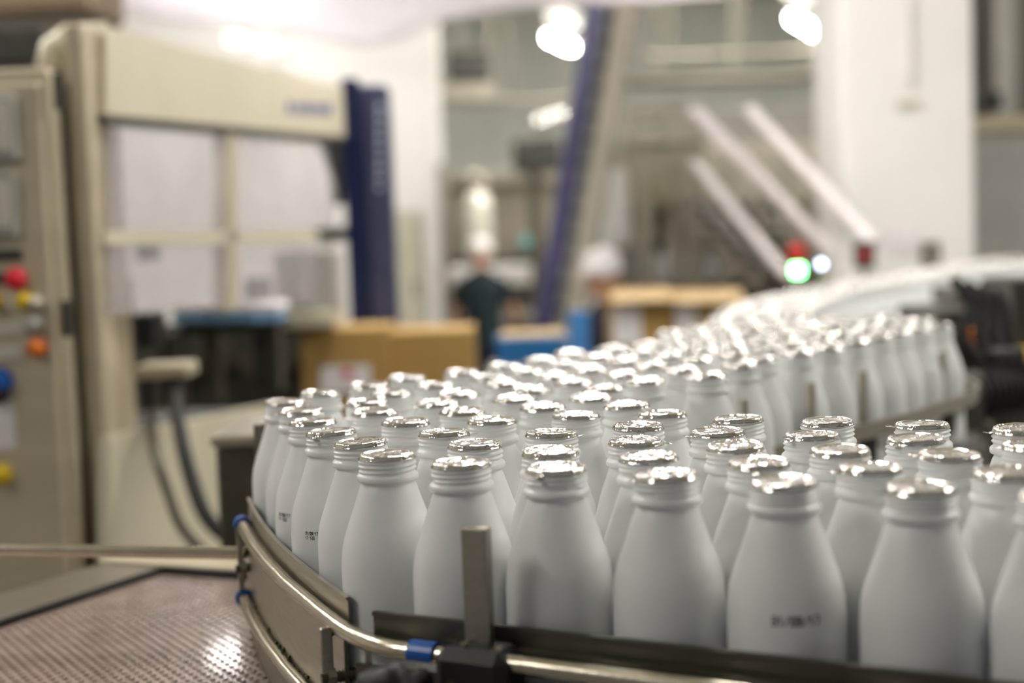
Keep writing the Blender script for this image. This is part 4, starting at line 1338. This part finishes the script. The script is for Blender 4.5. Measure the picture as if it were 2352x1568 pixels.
for (x, y, Y, m, lab) in ((1985, 585, 4.6, DARKM, 'dark sensor box beside the far bottle line at the column'), (2138, 584, 4.9, BEIGE, 'olive sensor box on the far bottle line')):
    q = at(x, y, Y)
    sb = thing('sensor_box', lab, 'sensor', (q.x, q.y, q.z - 0.05))
    part('housing', MB().box(q, (0.05, 0.06, 0.085), 0.3, 0.006), DARKM if m is DARKM else STEEL_DARK, sb)
    part('face', MB().box((q.x - 0.005, q.y - 0.032, q.z), (0.025, 0.006, 0.03), 0.3, 0.002), RED if m is DARKM else m, sb)
    part('bracket', MB().cyl((q.x, q.y, q.z - 0.04), (q.x, q.y, ZB - 0.05), 0.008, n=8), STEEL, sb)

# ------------------------------------------------------------------ gear motor and drive frame at the right
gm = thing('gear_motor', 'black ribbed gear motor under the end of the rear lane', 'motor', tuple(at(2280, 1000, 2.1)))
m0, m1 = at(2222, 905, 2.42), at(2400, 880, 2.6)
part('motor_shell', MB().cyl(m0, m1, 0.035, n=24), BLACK, gm)
for i in range(11):
    c_ = m0.lerp(m1, 0.08 + i * 0.08)
    dd = (m1 - m0).normalized()
    part('cooling_fin', MB().cyl(c_ - dd * 0.0025, c_ + dd * 0.0025, 0.043, n=24), BLACK, gm)
part('gearbox', MB().box(m0 + Vector((-0.02, 0.0, -0.01)), (0.07, 0.08, 0.10), 0.4, 0.01), DARKM, gm)
part('terminal_box', MB().box(m0.lerp(m1, 0.5) + Vector((0, 0, 0.055)), (0.05, 0.05, 0.035), 0.4, 0.005), BLACK, gm)
part('mounting_leg', MB().box(m0 + Vector((0.02, 0.03, -0.6)), (0.05, 0.05, 1.1), 0.4, 0.004), STEEL_DARK, gm)
part('shaft', MB().cyl(m0 + Vector((-0.03, -0.01, 0)), m0 + Vector((-0.14, -0.05, 0.0)), 0.01, n=12), STEEL_ROD, gm)
dfm = thing('drive_frame', 'dark machine frame with yellow guard behind the gear motor', 'machine', tuple(at(2300, 900, 3.0)))
for (x0, y0, x1, y1, Y, dep, m, n_, lab) in (
        (2150, 712, 2420, 745, 3.0, 0.3, DARKM, 'crossbar', None), (2190, 745, 2250, 1000, 3.0, 0.1, DARKM, 'frame_leg', None), (2330, 640, 2420, 1000, 2.8, 0.2, DARKM, 'frame_leg', None),
        (2262, 800, 2420, 856, 2.75, 0.03, YELLOW, 'guard', 'yellow guard plate'), (2222, 756, 2256, 796, 2.7, 0.03, ORANGE, 'switch', 'orange switch'),
        (2200, 660, 2420, 700, 3.2, 0.2, STEEL_DARK, 'crossbar', None), (2160, 880, 2420, 930, 3.3, 0.2, DARKM, 'crossbar', None), (2120, 960, 2420, 1060, 3.3, 0.3, DARKM, 'crossbar', None),
        (2060, 1010, 2420, 1400, 2.95, 0.25, DARKM, 'base_cover', None), (2290, 720, 2330, 790, 2.9, 0.06, STEEL, 'bracket', None), (2330, 1000, 2420, 1100, 2.9, 0.1, DARKM, 'bracket', None)):
    part(n_, slab(x0, y0, x1, y1, Y, dep, 0, 0.004), m, dfm, lab)
hz = at(2300, 690, 2.9)
for i in range(4):
    Yk = 2.52 + 0.045 * i
    cable([at(2190 + 30 * i, 640 + 8 * i, Yk), at(2230 + 25 * i, 700, Yk), at(2215 + 34 * i, 780, Yk), at(2290 + 20 * i, 860, Yk)], 0.010, 'black cable looping over the drive frame, %s from the white column' % ordinal(i))
tk = thing('steel_tank', 'grey steel vessel standing beyond the wide white column', 'tank', tuple(at(2330, 800, 6.3)))
part('vessel', slab(2225, 268, 2560, 640, 6.3, 0.8, 0, 0.02), GREYP, tk)
part('top_rim', slab(2220, 262, 2570, 300, 6.26, 0.88, 0, 0.02), STEEL_WARM, tk)
for x in (2240, 2520):
    a_ = at(x, 640, 6.4)
    part('leg', MB().box((a_.x, 6.6, a_.z / 2), (0.08, 0.08, a_.z), 0, 0.004), STEEL, tk)
part('valve', slab(2252, 212, 2304, 252, 6.5, 0.1, 0, 0.01), BLACK, tk)
part('valve_stem', slab(2268, 240, 2290, 270, 6.5, 0.06, 0, 0.01), STEEL_DARK, tk)
ds = thing('pipe_rack', 'dark steel pipe rack rising behind the steel vessel', 'rack', tuple(at(2300, 900, 8.5)))
part('panel', slab(2190, -120, 2420, 330, 8.5, 0.1, 0, 0.01), STEEL_DARK, ds)
part('upright', slab(2300, -140, 2336, 700, 8.2, 0.1, 0, 0.01), GREYP, ds)

# ------------------------------------------------------------------ middle distance
t1 = thing('process_tank', 'shiny upright steel tank behind the man in the dark shirt', 'tank', tuple(at(1100, 620, 13)))
q = at(1102, 600, 13.2)
part('shell', MB().lathe([(0.0, 0), (0.09, 0.0), (0.125, 0.08), (0.125, 0.52), (0.11, 0.6), (0.05, 0.66), (0.0, 0.67)], 24, q), mat('bright_tank_steel', C(232, 228, 214), 0.3, 0.3, 0.05, 4), t1)
part('top_pipe', MB().tube([q + Vector((-0.2, 0, 0.78)), q + Vector((0.0, 0, 0.8)), q + Vector((0.06, 0, 0.77)), q + Vector((0.06, 0, 0.62))], 0.03, 10), STEEL, t1)
for s_ in (-1, 1):
    part('leg', MB().cyl((q.x + s_ * 0.09, q.y, 0), (q.x + s_ * 0.09, q.y, q.z + 0.05), 0.02, n=8), STEEL, t1)
vs_t = thing('valve_cluster', 'dark valve block with bright pipe ends above the elevator', 'machine', tuple(at(1235, 560, 12)))
part('block', slab(1178, 318, 1290, 392, 12, 0.4, 0, 0.02), DARKM, vs_t)
for (x, y, r_) in ((1236, 284, 0.055), (1264, 276, 0.05), (1284, 268, 0.055)):
    q = at(x, y, 12)
    part('pipe_end', MB().lathe([(0.0, -0.06), (r_, -0.05), (r_ * 1.1, 0.0), (r_, 0.05), (0.0, 0.06)], 16, q), mat('bright_chrome', C(245, 243, 238), 0.12, 1.0, 0.02, 10), vs_t)
part('support', slab(1222, 392, 1250, 900, 12.1, 0.1, 0, 0.01), STEEL_DARK, vs_t)
pmach = thing('process_machine', 'dark brown process machine between tank and elevator', 'machine', tuple(at(1200, 700, 13.6)))
part('body', slab(1030, 420, 1300, 590, 13.6, 0.8, 0, 0.02), mat('taupe_paint', C(128, 120, 106), 0.5, 0.1, 0.15, 3), pmach)
part('top_cover', slab(1020, 388, 1310, 424, 13.5, 0.9, 0, 0.02), STEEL, pmach)
part('display', slab(1196, 540, 1236, 566, 13.55, 0.03, 0, 0.005), mat('teal_screen', C(120, 176, 172), 0.3, 0, 0.02, 10), pmach, 'small teal display')
part('base', slab(1030, 590, 1300, 960, 13.6, 0.8, 0, 0.02), DARKM, pmach)
tr_ = thing('cable_tray', 'pale steel cable tray with dark unit beside the partition', 'cable tray', tuple(at(1080, 240, 14)))
part('tray', slab(1000, 188, 1140, 232, 14, 0.5, 0, 0.01), STEEL, tr_)
part('cooling_unit', slab(1028, 118, 1128, 184, 14.2, 0.5, 0, 0.02), DARKM, tr_)
for x in (1012, 1128):
    q = at(x, 188, 14.2)
    part('drop_rod', MB().cyl((q.x, q.y, q.z), (q.x, q.y, CEILZ), 0.012, n=6), STEEL, tr_)
wl = thing('white_bottle_rack', 'bright white rack behind the man in the dark shirt', 'rack', tuple(at(1100, 800, 12.8)))
part('shelf_board', slab(972, 612, 1240, 656, 12.5, 0.35, 0, 0.01), WHITE, wl)
for x in (980, 1062, 1150, 1228):
    q0_, q1_ = at(x, 604, 12.55), at(x + 10, 604, 12.55)
    part('upright', MB().box(((q0_.x + q1_.x) / 2, 12.58, q0_.z / 2), (q1_.x - q0_.x, 0.05, q0_.z)), STEEL, wl)
part('lower_board', slab(972, 720, 1240, 740, 12.5, 0.35, 0, 0.01), GREYP, wl)
bp_ = thing('beige_locker', 'narrow beige locker just behind the navy post', 'locker', tuple(at(935, 760, 6.5)))
zl = Z(482, 6.5, 933)
xa, xb = at(898, 600, 6.5).x, at(968, 600, 6.5).x
part('body', MB().box(((xa + xb) / 2, 6.68, zl / 2), (xb - xa, 0.35, zl), 0, 0.008), BEIGE, bp_)
part('door', slab(904, 495, 962, 1120, 6.485, 0.02, 0, 0.004), BEIGE, bp_)
part('handle', slab(952, 640, 957, 680, 6.47, 0.02, 0, 0.002), DARKM, bp_)
vt = thing('vertical_vessel', 'tall pale steel vessel between elevator and filling machine', 'tank', tuple(at(1425, 640, 8.05)))
q = at(1426, 570, 8.05)
part('shell', MB().lathe([(0.0, 0.0), (0.045, 0.01), (0.06, 0.06), (0.06, 0.38), (0.045, 0.44), (0.0, 0.46)], 20, q), WHITE, vt)
part('gauge', MB().lathe([(0.0, -0.07), (0.05, -0.06), (0.055, 0.0), (0.05, 0.06), (0.0, 0.07)], 16, at(1400, 262, 8.1)), WHITE, vt)
part('riser', MB().cyl(at(1404, 285, 8.1), at(1412, 420, 8.08), 0.015, n=8), STEEL, vt)
part('stand', MB().cyl((q.x, q.y, 0), (q.x, q.y, q.z + 0.01), 0.03, n=10), STEEL, vt)
for i, (x0, y0, x1, y1, Y, m) in enumerate(((1010, 236, 1340, 250, 15, STEEL), (1440, 190, 1930, 214, 13, STEEL_DARK), (1480, 130, 1930, 146, 14, STEEL))):
    a_, b_ = at(x0, y0, Y), at(x1, y0, Y)
    pp = thing('overhead_pipe', ['pale overhead pipe crossing beside the cable tray', 'dark overhead pipe above the stair handrails', 'pale overhead pipe high above the handrails'][i], 'pipe', tuple((a_ + b_) / 2))
    part('run', MB().cyl((a_.x, Y, a_.z), (b_.x, Y, a_.z), (y1 - y0) / 2 * Y / F, n=14), m, pp)
    for t_ in (0.15, 0.5, 0.85):
        part('hanger', MB().cyl((a_.x + (b_.x - a_.x) * t_, Y, a_.z), (a_.x + (b_.x - a_.x) * t_, Y, CEILZ), 0.01, n=6), STEEL, pp)

# ------------------------------------------------------------------ two workers


def skinned(name, chain, m, parent, off, sub=1):
    """chain: list of (point, radius, parent index). A Skin + Subdivision surface, made real."""
    me = bpy.data.meshes.new(name)
    me.from_pydata([c[0] for c in chain], [(i, c[2]) for i, c in enumerate(chain) if c[2] is not None], [])
    o = bpy.data.objects.new(name, me)
    col.objects.link(o)
    sm_ = o.modifiers.new('skin', 'SKIN')
    sm_.use_smooth_shade = True
    for i, c in enumerate(chain):
        r_ = c[1] if isinstance(c[1], tuple) else (c[1], c[1])
        me.skin_vertices[0].data[i].radius = r_
        me.skin_vertices[0].data[i].use_root = (i == 0)
    sb = o.modifiers.new('smooth', 'SUBSURF')
    sb.levels = sb.render_levels = sub
    dg = bpy.context.evaluated_depsgraph_get()
    real = bpy.data.meshes.new_from_object(o.evaluated_get(dg))
    bpy.data.objects.remove(o)
    real.name = name
    real.materials.clear()
    real.materials.append(m)
    real.polygons.foreach_set('use_smooth', [True] * len(real.polygons))
    r = bpy.data.objects.new(name, real)
    col.objects.link(r)
    r.parent = parent
    r.location = off
    return r


def head_mesh(m_skin):
    mb_ = MB()
    n, rings = 24, 16
    vs_, fs_ = [], []
    for j in range(rings + 1):
        ph = math.pi * j / rings - math.pi / 2
        for i in range(n):
            t_ = 2 * math.pi * i / n
            x_ = 0.074 * math.cos(ph) * math.cos(t_)
            y_ = 0.094 * math.cos(ph) * math.sin(t_)
            z_ = 0.118 * math.sin(ph)
            k_ = 1 - 0.28 * max(0, -math.sin(ph)) ** 1.5
            x_ *= k_
            if math.sin(t_) < 0:
                if -0.35 < math.sin(ph) < 0.12 and abs(math.cos(t_)) < 0.2:
                    y_ -= 0.022 * (1 - abs(math.sin(ph) + 0.15) / 0.3)       # nose
                if 0.0 < math.sin(ph) < 0.2 and 0.25 < abs(math.cos(t_)) < 0.6:
                    y_ += 0.008                                             # eye sockets
            vs_.append((x_, y_, z_))
    for j in range(rings):
        for i in range(n):
            fs_.append((j * n + i, j * n + (i + 1) % n, (j + 1) * n + (i + 1) % n, (j + 1) * n + i))
    mb_.add(vs_, fs_, True)
    for s_ in (-1, 1):
        mb_.lathe([(0.0, -0.03), (0.010, -0.024), (0.013, 0.0), (0.011, 0.022), (0.0, 0.03)], 10, (s_ * 0.075, 0.012, -0.005))
    return mb_


def hand(mb_, w, d, s):
    """A relaxed hand at wrist w, pointing along d (unit), thumb towards side s."""
    side = Vector(s)
    d = Vector(d)
    nrm = d.cross(side)
    mb_.frame_box(w + d * 0.045, d * 0.045, side * 0.038, nrm * 0.013, 0.010)
    for i, L in enumerate((0.070, 0.080, 0.075, 0.058)):
        b_ = w + d * 0.085 + side * (0.028 - i * 0.0185)
        k_ = b_ + d * L * 0.5 + nrm * 0.008
        mb_.tube([b_, k_, k_ + d * L * 0.40 + nrm * 0.022], 0.0085, 8)
    b_ = w + d * 0.025 + side * 0.035
    mb_.tube([b_, b_ + d * 0.03 + side * 0.022, b_ + d * 0.06 + side * 0.026 + nrm * 0.01], 0.0095, 8)


def worker(base, rz, height, shirt, trousers, arms, label, hat, sleeve_long, bend=0.0, sleeve=None):
    s = height / 1.72
    root = thing('person', label, 'person', base, 'workers in the hall')
    root.rotation_euler.z = rz
    V = lambda x, y, z: Vector((x * s, y * s, z * s))
    by = -bend
    ch = [(V(0, 0, 0.96), (0.115 * s, 0.09 * s), None), (V(0, by * 0.35, 1.12), (0.105 * s, 0.085 * s), 0), (V(0, by * 0.8, 1.30), (0.105 * s, 0.085 * s), 1), (V(0, by, 1.40), (0.075 * s, 0.065 * s), 2),
          (V(0, by * 1.1, 1.50), 0.052 * s, 3), (V(0, by * 1.25, 1.57), 0.050 * s, 4)]
    body = [c for c in ch]
    for sx in (-1, 1):
        i0 = len(body)
        body += [(V(sx * 0.09, 0, 0.88), 0.088 * s, 0), (V(sx * 0.10, -0.01, 0.50), 0.060 * s, i0), (V(sx * 0.10, 0.02, 0.10), 0.040 * s, i0 + 1), (V(sx * 0.10, -0.10, 0.035), 0.036 * s, i0 + 2)]
        i0 = len(body)
        e_, w_ = arms[0 if sx < 0 else 1]
        body += [(V(sx * 0.165, by, 1.375), 0.045 * s, 3), (V(*e_), 0.038 * s, i0), (V(*w_), 0.030 * s, i0 + 1)]
    skinned('body', body, SKIN, root, (0, 0, 0))
    shm = MB().loft([(0, 0, 0.80 * s, 0.178 * s, 0.122 * s), (0, 0, 0.95 * s, 0.182 * s, 0.126 * s), (0, by * 0.4 * s, 1.10 * s, 0.172 * s, 0.116 * s), (0, by * 0.8 * s, 1.26 * s, 0.195 * s, 0.124 * s),
                     (0, by * s, 1.37 * s, 0.205 * s, 0.115 * s), (0, by * s, 1.43 * s, 0.165 * s, 0.095 * s), (0, by * s, 1.47 * s, 0.085 * s, 0.074 * s), (0, by * 1.05 * s, 1.495 * s, 0.062 * s, 0.060 * s)], 28)
    slv = MB()
    for sx in (-1, 1):
        e_, w_ = arms[0 if sx < 0 else 1]
        sp, ep, wp = V(sx * 0.165, by, 1.385), V(*e_), V(*w_)
        if sleeve_long:
            pts_ = [sp, sp.lerp(ep, 0.5), sp.lerp(ep, 0.92), ep, ep.lerp(wp, 0.12), ep.lerp(wp, 0.9)]
        else:
            pts_ = [sp, sp.lerp(ep, 0.35), sp.lerp(ep, 0.72)]
        (slv if sleeve else shm).tube(pts_, 0.06 * s, 14, rf=lambda t: (0.074 - 0.028 * t) * s)
    o = bpy.data.objects.new('shirt', shm.mesh('shirt', shirt))
    col.objects.link(o)
    o.parent = root
    if sleeve:
        o = bpy.data.objects.new('sleeves', slv.mesh('sleeves', sleeve))
        col.objects.link(o)
        o.parent = root
        o['label'] = 'white sleeves'
    trm = MB().loft([(0, 0, 0.76 * s, 0.150 * s, 0.105 * s), (0, 0, 0.84 * s, 0.170 * s, 0.116 * s), (0, 0, 1.0 * s, 0.168 * s, 0.112 * s)], 28)
    for sx in (-1, 1):
        trm.tube([V(sx * 0.085, 0, 0.84), V(sx * 0.095, -0.01, 0.50), V(sx * 0.10, 0.02, 0.08)], 0.09 * s, 16, rf=lambda t: (0.094 - 0.030 * t) * s)
    o = bpy.data.objects.new('trousers', trm.mesh('trousers', trousers))
    col.objects.link(o)
    o.parent = root
    hc = V(0, by * 1.45, 1.635)
    hm = head_mesh(SKIN).mesh('head', SKIN)
    ho = bpy.data.objects.new('head', hm)
    col.objects.link(ho)
    ho.parent = root
    ho.location = hc
    ho.scale = (s, s, s)
    ho.rotation_euler.x = 0.15
    eyes = MB()
    for sx in (-1, 1):
        eyes.lathe([(0.0, -0.008), (0.008, -0.004), (0.008, 0.004), (0.0, 0.008)], 10, (sx * 0.030, -0.080, 0.012))
    for nm, mb_, m_ in (('eye', eyes, INK), ('mouth', MB().box((0, -0.079, -0.058), (0.042, 0.012, 0.010), 0, 0.004), RED_LENS)):
        o = bpy.data.objects.new(nm, mb_.mesh(nm, m_))
        col.objects.link(o)
        o.parent = ho
    hatm = MB().lathe([(0.094, -0.005), (0.102, 0.02), (0.100, 0.06), (0.085, 0.105), (0.05, 0.132), (0.0, 0.14)], 24)
    if hat == 'cap':
        hatm.lathe([(0.0, 0.018), (0.100, 0.018), (0.104, 0.012), (0.100, 0.006), (0.0, 0.006)], 20, (0, -0.035, 0.02))
    o = bpy.data.objects.new('hair_net' if hat != 'cap' else 'work_cap', hatm.mesh('hat', WHITE_CLOTH))
    col.objects.link(o)
    o.parent = ho
    for sx in (-1, 1):
        e_, w_ = arms[0 if sx < 0 else 1]
        d_ = (V(*w_) - V(*e_)).normalized()
        mbh = MB()
        sd = Vector((-sx, -0.2, 0))
        sd = (sd - d_ * sd.dot(d_)).normalized()
        hand(mbh, V(*w_), d_, sd)
        o = bpy.data.objects.new('hand', mbh.mesh('hand', SKIN))
        col.objects.link(o)
        o.parent = root
        mbs = MB().frame_box(V(sx * 0.10, -0.06, 0.045), (0.048, 0, 0), (0, 0.135, 0), (0, 0, 0.045), 0.03)
        o = bpy.data.objects.new('shoe', mbs.mesh('shoe', RUBBER))
        col.objects.link(o)
        o.parent = root
    return root


b1 = at(1104, 600, 12.0)
worker((b1.x, 12.0, 0), 3.0, 1.66, SHIRT, NAVY_CLOTH, (((-0.27, -0.08, 1.12), (-0.24, -0.30, 1.02)), ((0.26, -0.06, 1.13), (0.25, -0.28, 1.03))), 'person in a dark teal shirt and white hair net seen from behind', 'net', False)
b2 = at(1414, 600, 6.85)
worker((b2.x, 6.85, 0), -1.15, 1.61, NAVY_CLOTH, NAVY_CLOTH, (((-0.25, -0.12, 1.12), (-0.16, -0.36, 1.10)), ((0.25, -0.12, 1.12), (0.16, -0.36, 1.10))), 'person in a white cap and navy vest with white sleeves beside the elevator', 'cap', True, 0.05, WHITE_CLOTH)
